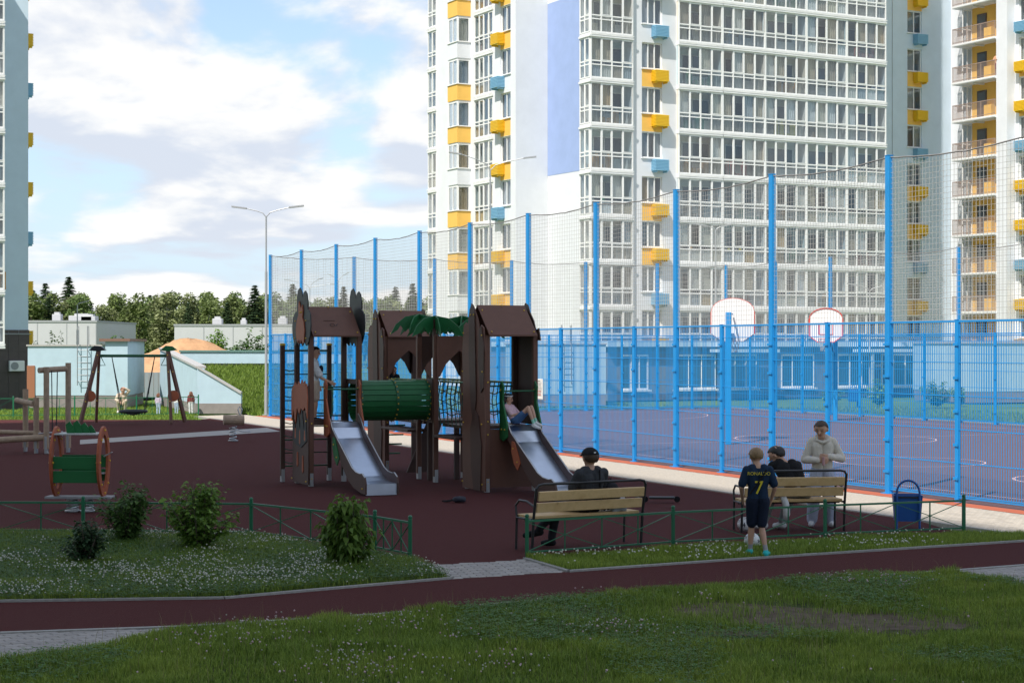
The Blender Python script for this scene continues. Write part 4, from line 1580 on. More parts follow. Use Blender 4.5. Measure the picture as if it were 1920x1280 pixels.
SLP = [(.06, DECK + .01), (-.12, DECK), (-.28, DECK - .10), (-.48, DECK - .30), (-1.50, .42), (-1.72, .30), (-1.95, .235), (-2.2, .215), (-2.5, .21)]
def slide(ox, oy, mcol, deco, x0=.33, x1=.93):
    root = MB()
    def bed(i0, i1, b):
        for (a, za), (c, zc) in zip(SLP[i0:i1], SLP[i0 + 1:i1 + 1]):
            b.add([(ox + x0, oy + a, za), (ox + x1, oy + a, za), (ox + x1, oy + c, zc), (ox + x0, oy + c, zc),
                   (ox + x0, oy + a, za - .02), (ox + x1, oy + a, za - .02), (ox + x1, oy + c, zc - .02), (ox + x0, oy + c, zc - .02)],
                  [(0, 1, 2, 3), (7, 6, 5, 4), (0, 3, 7, 4), (1, 5, 6, 2)])
    bed(0, len(SLP) - 1, root)
    root.box(ox + x0, ox + x1, oy - 2.52, oy - 2.48, .0, .21)
    S = root.build('slide', m_inox, PS)
    up = [(a, z + .17) for a, z in SLP[1:-1]] + [(-2.34, .40), (-2.50, .33), (-2.56, .22)]
    dn = [(-2.56, .02), (-2.3, .03), (-1.85, .10), (-1.5, .22), (-.35, 1.0), (-.12, 1.05)]
    for x in (x0 - .02, x1 + .02):
        panel('slide_side', up + dn, m_hpl2, x=ox + x, oy=oy, t=.035, parent=S)
        e = MB()
        e.tube([(ox + x, oy + a, z + .17) for a, z in SLP[1:-1]] + [(ox + x, oy - 2.34, .40), (ox + x, oy - 2.50, .33)], .012, 6)
        e.build('slide_edge', m_foot, S)
    # guard panels beside the entrance, hand bar
    for x, sg in ((x0 - .05, 1), (x1 + .05, -1)):
        g = [(-.30, 1.06), (-.12, .98), (.06, 1.02), (.08, 2.05), (-.02, 2.12), (-.12, 2.02), (-.08, 1.75), (-.20, 1.5), (-.30, 1.3)]
        panel('guard_panel', g, mcol, x=ox + x, oy=oy - .06, t=.03)
        for a, z in ((-.05, 1.2), (0, 1.95), (-.2, 1.2)):
            bolt(ox + x - .02, oy - .06 + a, z)
    b = MB()
    b.tube([(ox + x0 - .05, oy - .08, 1.93), (ox + x1 + .05, oy - .08, 1.93)], .017, 8)
    b.build('hand_bar', m_grnb, PS)
    panel('slide_badge', [(-.98, .60), (-.86, .78), (-.70, .98), (-.58, 1.0), (-.56, .80), (-.68, .58), (-.86, .46)], deco, x=ox + x0 - .05, oy=oy, t=.02)
    panel('slide_badge', [(-.98, .60), (-.86, .78), (-.70, .98), (-.58, 1.0), (-.56, .80), (-.68, .58), (-.86, .46)], deco, x=ox + x1 + .05, oy=oy, t=.02)
    bolt(ox + x0 - .065, oy - .85, .62); bolt(ox + x0 - .065, oy - .66, .86); bolt(ox + x0 - .045, oy - 2.4, .12)

T2, T3, TJ = (2.65, 3.1), (2.70, -2.67), (2.65, 0.0)
tower(0, 0, 'owl')
tower(*T2, 'rock')
tower(*T3, 'rock')
slide(0, 0, m_orng, m_grn)
slide(*T3, m_grn, m_orng)
# wall parts of the towers
panel('front_panel', ARCH, m_hpl, y=T2[1] - .062, ox=T2[0])
panel('back_panel', [(0, DECK), (1, DECK), (1, 2.0), (0, 2.0)], m_hpl2, y=T2[1] + 1.06, ox=T2[0])
panel('back_panel', ARCH, m_hpl2, y=T2[1] + 1.06, ox=T2[0])
panel('side_panel', [(0, DECK), (1.0, DECK), (1.0, 2.95), (0, 2.95)], m_hpl2, x=T3[0] + 1.05, oy=T3[1])
panel('under_deck_panel', [(.06, .08), (.94, .08), (.94, 1.2), (.06, 1.2)], m_hpl, y=T3[1] + .02, ox=T3[0])
panel('under_deck_panel', [(.05, DECK), (.34, DECK), (.34, 1.34), (.05, 1.34)], m_hpl2, y=.055)
b = MB()
for z in (1.36, 1.95):
    b.tube([(0, 1.0, z), (1, 1.0, z)], .018, 6)
b.tube([(.75, 1.0, 1.36), (.75, 1.0, 1.95)], .014, 6)
b.build('guard_rail', m_grnb, PS)
b = MB()
for z in (1.5, 2.0):
    b.tube([(T3[0] + .05, T3[1] + 1.0, z), (T3[0] + .95, T3[1] + 1.0, z)], .018, 6)
b.tube([(T3[0], T3[1], 2.05), (T3[0], T3[1] + 1, 2.05)], .018, 6)
b.build('guard_rail', m_grnb, PS)

# junction platform with palms
for x, y, h in ((0, 0, 3.02), (1, 0, 3.0), (0, 1, 3.0), (1, 1, 3.0)):
    p_post(TJ[0] + x, TJ[1] + y, h, m_hpl)
MB().box(TJ[0] + .05, TJ[0] + .95, TJ[1], TJ[1] + 1, DECK - .06, DECK).build('deck', m_hpl2, PS)
panel('front_panel', ARCH, m_hpl, y=TJ[1] - .062, ox=TJ[0])
panel('back_panel', ARCH, m_hpl2, y=TJ[1] + 1.062, ox=TJ[0])
panel('side_panel', ARCH, m_hpl2, x=TJ[0] + 1.06, oy=TJ[1])
# plate round the tunnel mouth
ring = []
for nm, pts in (('tunnel_plate', [(0, 2.12), (1, 2.12), (1, 2.02), (0, 2.02)]), ('tunnel_plate', [(0, DECK - .05), (.12, DECK - .05), (.12, 2.02), (0, 2.02)]), ('tunnel_plate', [(.88, DECK - .05), (1, DECK - .05), (1, 2.02), (.88, 2.02)])):
    panel(nm, pts, m_hpl2, x=TJ[0] - .06, oy=0)
    panel(nm, pts, m_hpl2, x=1.06, oy=0)
LEAF = [(-.62, -.30), (-.50, -.08), (-.30, .08), (0, .14), (.30, .08), (.50, -.08), (.62, -.30), (.46, -.20), (.40, -.10), (.30, -.24), (.18, -.12), (.06, -.20), (-.08, -.12), (-.2, -.24), (-.30, -.10), (-.42, -.22)]
for cx, cy, z, a in ((2.65, 0.02, 3.28, 20), (2.65, .98, 3.33, 50), (3.62, .05, 3.25, 10), (3.62, .98, 3.30, 65)):
    tr = MB().bbox(cx - .05, cx + .05, cy - .05, cy + .05, 3.0, 3.34, .008).build('palm_trunk', m_hpl2, PS)
    for k in range(3):
        b = MB()
        b.M = Matrix.Translation((cx, cy, z)) @ Matrix.Rotation(R(a + k * 60), 4, 'Z')
        b.prism(LEAF, -.010, .010)
        b.build('palm_leaf', m_grn, tr)
# green slatted tunnel
TZ, TR = 1.68, .385
n = 22
for i in range(n):
    a0, a1 = 2 * math.pi * (i + .06) / n, 2 * math.pi * (i + .94) / n
    b = MB()
    pr = [(TR * math.cos(a0), TR * math.sin(a0)), (TR * math.cos(a1), TR * math.sin(a1)), ((TR + .03) * math.cos(a1), (TR + .03) * math.sin(a1)), ((TR + .03) * math.cos(a0), (TR + .03) * math.sin(a0))]
    b.M = SIDE(1.85)
    b.prism([(.5 + u, TZ + v) for u, v in pr], -.80, .80)
    b.build('tunnel_slat', m_grn, PS)
for x in (1.10, 1.87, 2.58):
    b = MB()
    m = 28
    for i in range(m):
        a0, a1 = 2 * math.pi * i / m, 2 * math.pi * (i + 1) / m
        q = lambda r, a: (.5 + r * math.cos(a), TZ + r * math.sin(a))
        b.M = SIDE(x)
        b.prism([q(TR + .032, a0), q(TR + .032, a1), q(TR + .05, a1), q(TR + .05, a0)], -.028, .028)
    b.build('tunnel_hoop', m_grnb, PS)
    for i in range(0, 22, 1):
        a = 2 * math.pi * (i + .5) / 22
        bolt(x, .5 + (TR + .052) * math.cos(a), TZ + (TR + .052) * math.sin(a))

def net_bridge(x0, x1, y0, y1):
    MB().box(x0, x1, y0, y1, DECK - .12, DECK - .06).build('bridge_deck', m_hpl2, PS)
    for x in (x0 - .04, x1 + .04):
        b = MB()
        b.tube([(x, y0, 2.07), (x, y1, 2.07)], .022, 8)
        b.build('bridge_rail', m_grnb, PS)
        c = MB()
        n = 7
        for i in range(n + 1):
            y = y0 + (y1 - y0) * i / n
            c.tube([(x, y, 2.06), (x, y + (y1 - y0) / n * .6, 1.7), (x, y, DECK - .1)], .011, 5)
        for z in (1.42, 1.62, 1.84):
            c.tube([(x, y0 + (y1 - y0) * i / 10, z - .03 * math.sin(i * 1.3)) for i in range(11)], .011, 5)
        nt = c.build('rope_net', m_cord, PS)
        j = MB()
        for i in range(1, n):
            y = y0 + (y1 - y0) * i / n
            j.ball((x, y + .1, 1.84), .022, 6, 4)
            j.ball((x, y, 2.07), .028, 6, 4)
        j.build('rope_joints', m_yrope, nt)
net_bridge(2.78, 3.62, -1.62, -.06)
net_bridge(2.78, 3.62, 1.06, 3.02)
# bench shelf beneath and climbing wall behind
MB().bbox(2.55, 3.3, -1.4, -.1, .93, .99, .01).build('play_shelf', m_hpl2, PS)
MB().bbox(2.45, 2.95, 1.15, 2.9, .98, 1.03, .01).build('play_shelf', m_hpl2, PS)
panel('leaning_board', [(.1, .05), (.55, .05), (.95, 1.2), (.6, 1.2)], m_hpl2, y=2.2, ox=2.7, t=.04)
for x in (2.75, 3.35):
    b = MB().bbox(x - .05, x + .05, .55, .65, 0, 1.2, .006)
    b.build('support_post', m_hpl2, PS)
for i in range(5):
    MB().tube([(2.8, 4.15 + .12 * i, 1.2 - .22 * i), (3.5, 4.15 + .12 * i, 1.2 - .22 * i)], .02, 6).build('ladder_rung', m_grnb, PS)

# climbing frame behind the owl tower
for x in (-.20, .80):
    o = p_post(x, 1.38, 2.80, m_hpl2, .09)
    MB().bbox(x - .05, x + .05, 1.33, 1.43, 2.80, 2.85, .01).build('post_cap', m_bolt, o)
b = MB().tube([(-.20, 1.38, 2.70), (.80, 1.38, 2.70)], .02, 8)
b.build('top_bar', m_grnb, PS)
for i in range(8):
    z = .32 + i * .27
    m = m_grnb if i % 2 == 0 else m_cord
    MB().tube([(-.20, 1.38, z), (.80, 1.38, z)], .013 if i % 2 else .017, 6).build('ladder_rung', m, PS)
    MB().tube([(-.20, 1.38, z + .1), (-.1, 1.15, z + .07), (0, 1.0, z + .1)], .011, 5).build('rope_rung', m_cord, PS)
tag(BOLTS.build('bolt_caps', m_bolt, PS), kind='stuff')
# small maker's mark on the owl tower's roof
mk = MB()
sl = Vector((0, .64, .58)).normalized()
c0 = Vector((.47, -.14, 3.01)) + sl * .30
for i in range(14):
    a0, a1 = i * .4488, (i + 1) * .4488
    mk.bar(c0 + Vector((.05 * math.cos(a0), 0, .006)) + sl * .04 * math.sin(a0), c0 + Vector((.05 * math.cos(a1), 0, .006)) + sl * .04 * math.sin(a1), .012, .004)
mk.bar(c0 + Vector((-.16, 0, .006)) + sl * .13, c0 + Vector((.08, 0, .006)) + sl * .13, .010, .004)
mk.bar(c0 + Vector((.07, 0, .006)) - sl * .03, c0 + Vector((.12, 0, .006)) + sl * .04, .012, .004)
mk.build('maker_mark', m_blk, PS)

# ================================================================== OTHER PLAY EQUIPMENT
def basket_swing():
    c = G(250, 795)
    T = thing('basket_swing', 'basket swing with brown raking posts and green beam on the far rubber', 'swing', c, R(6))
    h = 2.6
    for s in (-1, 1):
        for d in (-1, 1):
            b = MB()
            b.bar((s * 1.32 + s * .26 + d * .18, d * .75, .05), (s * 1.20, d * .06, h + .06), .09, .13)
            leg = b.build('leg', m_hpl, T)
            for k in (.3, .7, .93):
                bb = MB()
                bb.ball((s * (1.58 - .38 * k) + d * .18 * (1 - k), d * (.75 - .69 * k) - .07, .05 + (h) * k), .025, 6, 4)
                bb.build('bolt_cap', m_bolt, leg)
        MB().tube([(s * 1.45, -.46, 1.02), (s * 1.45, -.50, 1.02)], .20, 14).build('round_badge', m_orng, T)
        q = MB()
        q.prism([(s * 1.25 - .30, h + .04), (s * 1.25 - .1, h + .2), (s * 1.25 + .12, h + .18), (s * 1.25 + .30, h + .05), (s * 1.25, h)], -.16, .16)
        q.build('beam_cap', m_blk if s < 0 else m_grn, T)
        r = MB().tube([(s * 1.15, -.03, h - .16), (s * .98, -.03, h - .50), (s * 1.18, -.03, h - .50)], .018, 6)
        r.build('brace', m_grnb, T)
    MB().tube([(-1.2, 0, h - .16), (1.2, 0, h - .16)], .055, 10).build('beam', m_grnb, T)
    seat = MB()
    seat.tube([(.46 * math.cos(i * .2618), .46 * math.sin(i * .2618), .46) for i in range(25)], .055, 8)
    S = seat.build('basket_seat', m_blk, T)
    w = MB()
    for i in range(-4, 5):
        x = i * .1
        l = math.sqrt(max(0, .2 - x * x))
        w.tube([(x, -l, .45), (x, 0, .32 + .2 * x * x), (x, l, .45)], .012, 4)
        w.tube([(-l, x, .45), (0, x, .32 + .2 * x * x), (l, x, .45)], .012, 4)
    w.build('basket_web', m_blk, S)
    for s in (-1, 1):
        for d in (-1, 1):
            MB().tube([(s * .75, 0, h - .2), (s * .40, d * .25, .48)], .016, 5).build('suspension_rope', m_blk, T)
basket_swing()

def spring(b, x, y, z0, z1, r=.09, t=.018, turns=4):
    n = turns * 12
    b.tube([(x + r * math.cos(i * math.pi / 6), y + r * math.sin(i * math.pi / 6), z0 + (z1 - z0) * i / n) for i in range(n + 1)], t, 5)

def rocker_cabin():
    c = G(150, 958)
    T = thing('spring_rocker', 'orange and green spring rocker cabin beside the clover lawn', 'spring rocker', c, R(-2))
    out, inn = [], []
    for i in range(24):
        a = 2 * math.pi * i / 24
        k = 1 + .06 * math.cos(2 * a)
        out.append((.36 * math.cos(a) * k, .84 + .60 * math.sin(a)))
        inn.append((.22 * math.cos(a) * k, .84 + .46 * math.sin(a)))
    for s in (-1, 1):
        b = MB()
        b.M = SIDE(s * .40)
        for i in range(24):
            j = (i + 1) % 24
            b.prism([out[i], out[j], inn[j], inn[i]], -.02, .02)
        sd = b.build('side_frame', m_orng, T)
        bl = MB()
        for i in range(0, 24, 3):
            bl.ball((s * .43, (out[i][0] + inn[i][0]) / 2, (out[i][1] + inn[i][1]) / 2), .018, 6, 4)
            bl.ball((s * .37, (out[i][0] + inn[i][0]) / 2, (out[i][1] + inn[i][1]) / 2), .018, 6, 4)
        bl.build('bolt_caps', m_bolt, sd)
        hb = MB().tube([(s * .42, -.05, .93), (s * .55, -.05, 1.0), (s * .55, .05, 1.0), (s * .42, .05, .93)], .013, 6)
        hb.build('hand_grip', m_foot, T)
    for d in (-1, 1):
        for z0, z1 in ((.50, .70), (.73, .94)):
            MB().bbox(-.38, .38, d * .27 - .012, d * .27 + .012, z0, z1, .006).build('backrest_board', m_grn, T)
        MB().bbox(-.38, .38, min(d * .06, d * .25), max(d * .06, d * .25), .62, .645, .006).build('seat', m_foot, T)
    MB().bbox(-.37, .37, -.26, .26, 1.30, 1.325, .006).build('roof_plate', mat('pale grey plate', (.42, .44, .42), .5), T)
    for i, (x, z) in enumerate(((-.14, 1.52), (-.02, 1.54), (.10, 1.50), (.2, 1.46))):
        b = MB()
        b.prism([(x - .07, 1.325), (x - .09, z - .05), (x - .02, z), (x + .04, z - .08), (x + .06, 1.325)], -.012 + i * .03 - .05, .012 + i * .03 - .05)
        b.build('leaf_cutout', m_grn, T)
    MB().bbox(-.56, .56, -.16, .16, .22, .26, .006).build('base_plank', mat('grey plank', (.28, .28, .29), .6), T)
    for x in (-.13, .13):
        b = MB()
        b.tube([(x, 0, .0), (x, 0, .02)], .13, 12)
        spring(b, x, 0, .03, .22)
        b.build('spring', m_foot, T)
rocker_cabin()

m_log = mat('round pale timber', (.36, .26, .18), .75, var=.18, scale=9, bump=.2, bscale=30)
def log_gym():
    c = G(60, 850)
    T = thing('log_climber', 'pale round timber climbing posts with ropes at the left edge', 'climbing frame', c, R(0))
    k = FPX / c.y
    def X(px): return (px - 60) / k
    def log(p, q, r=.075, nm='log'):
        return MB().tube([p, q], r, 12).build(nm, m_log, T, smooth=False)
    for px, dy, h in ((87, 0, 2.25), (117, .6, 2.35), (64, .2, 1.45), (30, .9, 1.65)):
        o = log((X(px), dy, .12), (X(px), dy, h), nm='upright_log')
        f = MB()
        f.box(X(px) - .03, X(px) + .03, dy - .09, dy + .09, 0, .45)
        f.build('post_shoe', m_foot, o)
    log((X(74), -.05, 2.16), (X(117), .62, 2.20), nm='cross_log')
    log((X(14), .85, 1.36), (X(60), .15, 1.28), nm='cross_log')
    log((X(-60), .0, .30), (X(84), .05, .42), .085, 'balance_log')
    log((X(-60), .7, .55), (X(64), .6, .50), .06, 'balance_log')
    for px in (94, 101):
        MB().tube([(X(px), .15 + (px - 94) * .03, 2.15), (X(px) + .01, .2, .45)], .014, 5).build('climbing_rope', m_blk, T)
    b = MB()
    for z in (.42, .52):
        b.tube([(X(72), 0, z), (X(112), .3, z + .03)], .02, 6)
    b.build('foot_bar', m_foot, T)
log_gym()

def log_rider():
    c = G(437, 826)
    T = thing('log_spring_rider', 'small pale log spring rider on the rubber near the grey strip', 'spring rider', c, R(15))
    b = MB()
    spring(b, 0, 0, .02, .42, .10, .02)
    b.tube([(0, 0, 0), (0, 0, .02)], .15, 12)
    b.build('spring', m_foot, T)
    MB().tube([(-.28, 0, .62), (.32, 0, .60)], .15, 14).build('log_body', m_log, T)
    MB().tube([(.2, 0, .74), (.14, .0, .92), (.2, .10, 1.0), (.27, .0, .92), (.22, 0, .74)], .016, 6).build('handle', m_foot, T)
    MB().tube([(-.05, -.1, .40), (.25, -.25, .28), (.48, -.25, .28)], .018, 6).build('foot_rest', m_foot, T)
log_rider()

# ================================================================== LOW GREEN FENCES
m_lfence = mat('green enamel fence', (.010, .13, .060), .4, var=.05, scale=5)
def low_fence(label, pts, h=.5):
    T = thing('low_fence', label, 'fence', pts[0])
    o = pts[0]
    for i, p in enumerate(pts):
        q = p - o
        b = MB()
        b.bbox(q.x - .025, q.x + .025, q.y - .025, q.y + .025, -.02, h + .02, .004)
        b.ball((q.x, q.y, h + .04), .03, 8, 5)
        b.build('post', m_lfence, T)
    for a, c in zip(pts, pts[1:]):
        a, c = a - o, c - o
        L = lambda t, z: a + (c - a) * t + Vector((0, 0, z))
        MB().bar(L(0, h - .03), L(1, h - .03), .028).build('top_rail', m_lfence, T)
        MB().bar(L(0, .06), L(1, .06), .022).build('bottom_rail', m_lfence, T)
        for t in (.25, .5, .75):
            MB().bar(L(t, .06), L(t, h - .04), .018).build('upright', m_lfence, T)
        for t0 in (0, .5):
            MB().bar(L(t0 + .008, .07), L(t0 + .492, h - .05), .014, .010).build('brace', m_lfence, T)
            e = (c - a).normalized().cross(Vector((0, 0, 1))) * .012
            MB().bar(L(t0 + .008, h - .05) + e, L(t0 + .492, .07) + e, .014, .010).build('brace', m_lfence, T)
low_fence('low green fence along the clover lawn on the left', [G(-160, 1000), G(156, 1001), G(471, 1004), G(703, 1033), G(769, 1046)])
low_fence('low green fence in front of the two benches', [G(988, 1043), G(1262, 1023), G(1547, 1007.5), G(1807, 996.5)])
low_fence('far low green fence behind the basket swing', [G(-90, 782), G(25, 781), G(140, 780), G(256, 779), G(372, 777)], .75)

# ================================================================== BENCHES, BIN
m_wood = ramp_mat('varnished pine plank', [(.25, (.46, .30, .13)), (.5, (.60, .41, .20)), (.7, (.52, .34, .15)), (.8, (.26, .14, .06))], by='noise', scale=4.5, rough=.5)
m_biron = mat('black bench iron', (.018, .018, .020), .4)
def bench(label, p, ang, w=1.62):
    T = thing('park_bench', label, 'bench', p, ang, 'benches behind the low fence')
    for x in (.0, w):
        b = MB()
        b.tube([(x, .02, 0), (x, -.02, .45), (x, -.10, .88)], .020, 8)
        b.tube([(x, .45, 0), (x, .43, .44), (x, .02, .44)], .018, 8)
        b.tube([(x, .43, .44), (x, .46, .60), (x, .36, .68), (x, .16, .68), (x, -.04, .62)], .016, 8)
        b.build('side_frame', m_biron, T)
    MB().tube([(0, -.10, .86), (.03, -.105, .91), (.10, -.108, .925), (w - .10, -.108, .925), (w - .03, -.105, .91), (w, -.10, .86)], .018, 8).build('top_rail', m_biron, T)
    MB().tube([(0, .22, .42), (w, .22, .42)], .014, 6).build('stretcher', m_biron, T)
    for z0, z1, y in ((.54, .67, -.075), (.70, .83, -.105)):
        b = MB()
        b.bbox(.03, w - .03, -.02, .02, z0 - .6, z1 - .6, .006)
        o = b.build('back_plank', m_wood, T, (0, y + .035, .6))
        o.rotation_euler = (R(10), 0, 0)
    for y0 in (.03, .18, .33):
        MB().bbox(.02, w - .02, y0, y0 + .13, .445, .485, .006).build('seat_plank', m_wood, T)
    return T
b1a, b1b = G(999, 1035), G(1203, 1021)
d = b1b - b1a
BENCH1 = bench('pine bench with a man in a cap, nearer the play towers', b1a, math.atan2(d.y, d.x), d.length)
b2a, b2b = G(1391, 998), G(1583, 995)
d = b2b - b2a
BENCH2 = bench('pine bench beside the blue litter bin', b2a, math.atan2(d.y, d.x), d.length)

def litter_bin():
    c = G(1701, 990)
    T = thing('litter_bin', 'blue square litter bin with an arched handle by the benches', 'litter bin', c, R(-8))
    m_bin = mat('blue bin enamel', (.008, .085, .33), .45, var=.06, scale=5)
    b = MB()
    b.add([(-.19, -.15, .12), (.19, -.15, .12), (.19, .15, .12), (-.19, .15, .12), (-.22, -.17, .52), (.22, -.17, .52), (.22, .17, .52), (-.22, .17, .52),
           (-.20, -.15, .52), (.20, -.15, .52), (.20, .15, .52), (-.20, .15, .52), (-.17, -.13, .15), (.17, -.13, .15), (.17, .13, .15), (-.17, .13, .15)],
          [(0, 3, 2, 1), (0, 1, 5, 4), (1, 2, 6, 5), (2, 3, 7, 6), (3, 0, 4, 7), (4, 5, 9, 8), (5, 6, 10, 9), (6, 7, 11, 10), (7, 4, 8, 11), (8, 9, 13, 12), (9, 10, 14, 13), (10, 11, 15, 14), (11, 8, 12, 15), (12, 13, 14, 15)])
    b.build('bucket', m_bin, T)
    pts = [(-.17, .0, 0), (-.17, 0, .56)] + [(-.17 * math.cos(i * math.pi / 10), 0, .56 + .19 * math.sin(i * math.pi / 10)) for i in range(1, 10)] + [(.17, 0, .56), (.17, 0, 0)]
    MB().tube([(p[0], -.19, p[2]) for p in pts], .017, 8).build('arch_handle', m_bin, T)
    MB().box(-.17, .17, -.185, -.172, .48, .50).build('pivot', m_biron, T)
litter_bin()
# ================================================================== FAR LEFT: SAND HEAP, BANK, RAMP WALLS
m_sand = mat('orange sand', (.46, .26, .135), .95, var=.22, scale=1.2, bump=.6, bscale=6)
m_bank = ramp_mat('bank grass', [(.3, (.07, .12, .02)), (.5, (.12, .19, .03)), (.7, (.18, .22, .07))], by='noise', scale=.9, rough=.95, spec=.1)
def heap():
    c = at(352, 130)
    b = MB()
    n, m = 40, 14
    r = random.Random(5)
    vs = []
    for j in range(m + 1):
        t = j / m
        for i in range(n):
            a = 2 * math.pi * i / n
            rr = t * (7.0 + .5 * math.sin(a * 3 + 1) + .3 * math.sin(a * 7))
            z = 3.55 * (1 - t) ** .85 if t > .3 else 3.55 * (1 - .3) ** .85 * (1 + .30 * (1 - (t / .3) ** 2))
            vs.append((c.x + rr * math.cos(a) * 1.15, c.y + rr * math.sin(a), max(-.1, z + r.uniform(-.1, .1) * (t < 1) - .12)))
    fs = [(j * n + i, j * n + (i + 1) % n, (j + 1) * n + (i + 1) % n, (j + 1) * n + i) for j in range(m) for i in range(n)]
    b.add(vs, fs)
    o = b.build('sand_heap', m_sand, smooth=True)
    tag(o, 'big orange heap of sand beyond the ramp walls', 'sand heap')
heap()
def ramp():
    a, c, f = G(452, 775), G(370, 775), at(300, 83.0)
    T = thing('ramp_wall', 'light blue ramp wall with sloping coping beside the grass bank', 'retaining wall', c)
    def wall(p, q, zp, zq, nm):
        p, q = p - c, q - c
        nrm = Vector(((q - p).y, -(q - p).x, 0)).normalized()
        if nrm.y > 0: nrm = -nrm
        for (z0, z1p, z1q, off, m, name) in ((.42, zp, zq, 0, m_shed, 'wall'), (0, .42, .42, .03, m_shedp, 'plinth')):
            b = MB()
            o = nrm * off
            k = -nrm * .30
            P_ = [p + o, q + o, q + k, p + k]
            b.add([(v.x, v.y, z0) for v in P_] + [(P_[0].x, P_[0].y, z1p), (P_[1].x, P_[1].y, z1q), (P_[2].x, P_[2].y, z1q), (P_[3].x, P_[3].y, z1p)],
                  [(0, 3, 2, 1), (4, 5, 6, 7), (0, 1, 5, 4), (1, 2, 6, 5), (2, 3, 7, 6), (3, 0, 4, 7)])
            b.build(name, m, T)
        b = MB()
        P_ = [p + nrm * .06, q + nrm * .06, q - nrm * .36, p - nrm * .36]
        zs = (zp, zq, zq, zp)
        b.add([(v.x, v.y, z + .002) for v, z in zip(P_, zs)] + [(v.x, v.y, z + .09) for v, z in zip(P_, zs)],
              [(0, 3, 2, 1), (4, 5, 6, 7), (0, 1, 5, 4), (1, 2, 6, 5), (2, 3, 7, 6), (3, 0, 4, 7)])
        b.build('coping', m_coping, T)
    wall(c, a, 1.87, .80, 'front')
    wall(f, c, 2.62, 1.87, 'flank')
    # upper wall behind the bank
    p, q = at(338, 84.5), at(640, 84.5)
    T2_ = thing('garage_parapet', 'long light blue parapet above the grass bank', 'retaining wall', p)
    L = (q - p).length
    MB().box(0, L, 0, .3, 1.95, 2.5).build('wall', m_shed, T2_)
    MB().box(0, L, .06, .3, 0, 1.95).build('painted_shadow_gap', m_plinth, T2_)  # solid backing, its dark colour stands in for shade under the parapet
    MB().box(-.05, L, -.06, .36, 2.5, 2.58).build('coping', mat('green coping', (.12, .22, .20), .6), T2_)
    # the bank itself
    b = MB()
    nx, ny = 26, 16
    vs = []
    r = random.Random(8)
    for j in range(ny + 1):
        t = j / ny
        y = 72.95 + (84.5 - 72.95) * t
        for i in range(nx + 1):
            s = i / nx
            xl = a.x + (c.x - .2 - a.x) * min(1, t * 1.0) - 3.6 * t
            x = xl + (-6.3 - xl) * s
            z = -.02 + 1.86 * (t ** .9) + r.uniform(-.03, .03)
            if s > .8:
                z *= max(0, 1 - ((s - .8) / .2) ** 2) if t < .9 else 1
            vs.append((x, y, z))
    b.add(vs, [(j * (nx + 1) + i, j * (nx + 1) + i + 1, (j + 1) * (nx + 1) + i + 1, (j + 1) * (nx + 1) + i) for j in range(ny) for i in range(nx)])
    struct('grass_bank', b, m_bank, smooth=True)
    # turf on the bank
    X, Y, Z = [], [], []
    vv = np.array(vs)
    for j in range(ny):
        for i in range(nx):
            p0, p1, p2 = vv[j * (nx + 1) + i], vv[j * (nx + 1) + i + 1], vv[(j + 1) * (nx + 1) + i]
            k = 60
            u, w = nprng.random(k), nprng.random(k)
            q = p0 + (p1 - p0) * u[:, None] + (p2 - p0) * w[:, None]
            X.append(q[:, 0]); Y.append(q[:, 1]); Z.append(q[:, 2])
    X, Y, Z = map(np.concatenate, (X, Y, Z))
    V, F = blades(X, Y, nprng.uniform(.08, .2, len(X)), nprng.uniform(.02, .04, len(X)), .6)
    V[:, 2] += np.repeat(Z, 5)
    tag(obj('grass', np_mesh('grass', V, F, m_grass)), 'sunlit grass on the bank below the blue parapet', 'grass', kind='stuff')
ramp()
def grey_fence():
    p = at(236, 96.0)
    T = thing('corrugated_fence', 'grey corrugated metal fence between the outbuilding and the ramp', 'fence', p, R(3))
    m = mat('grey corrugated sheet', (.30, .33, .36), .5, metal=.3)
    for i in range(8):
        b = MB()
        for k in range(4):
            x = k * .125
            b.prism([(0, 0)] * 0 + [(x, .0), (x + .12, 0), (x + .12, 1.35), (x, 1.35)], -.03 if k % 2 else 0, 0.01)
        b.build('sheet', m, T, (i * .5, 0, 0))
grey_fence()
def warehouse(label, x0, x1, ytop, d, vents):
    p, q = at(x0, d), at(x1, d)
    k = FPX / d
    h = CAMH + (HOR - ytop) / k
    T = thing('warehouse', label, 'warehouse', p)
    L = q.x - p.x
    m = mat('pale grey cladding', (.46, .46, .47), .6, var=.04, scale=.5)
    MB().box(0, L, 0, 25, 0, h).build('wall', m, T)
    MB().box(-.1, L + .1, -.1, 25.1, h, h + .25).build('roof_edge', m_roofm, T)
    jn = MB()
    i = 1
    while i * 4.0 < L:
        jn.box(i * 4.0 - .06, i * 4.0 + .06, -.03, -.001, 0, h)
        i += 1
    jn.build('panel_joints', m_roofm, T)
    for vx, w, hh in vents:
        X = (vx - x0) / k
        MB().bbox(X - w / 2, X + w / 2, 3, 3 + w, h + .25, h + .25 + hh, .05).build('roof_vent', m, T)
        MB().box(X - w * .3, X + w * .3, 3 + w * .2, 3 + w * .8, h + .25 + hh, h + .55 + hh).build('vent_cap', m, T)
warehouse('pale grey warehouse behind the left outbuilding', -40, 181, 604, 240, [(95, 1.2, .9), (140, 3.2, .7), (155, 2.0, .6)])
warehouse('pale grey warehouse behind the sand heap', 327, 620, 611, 240, [(400, 1.3, .8), (450, .8, .6), (524, 1.2, .9)])

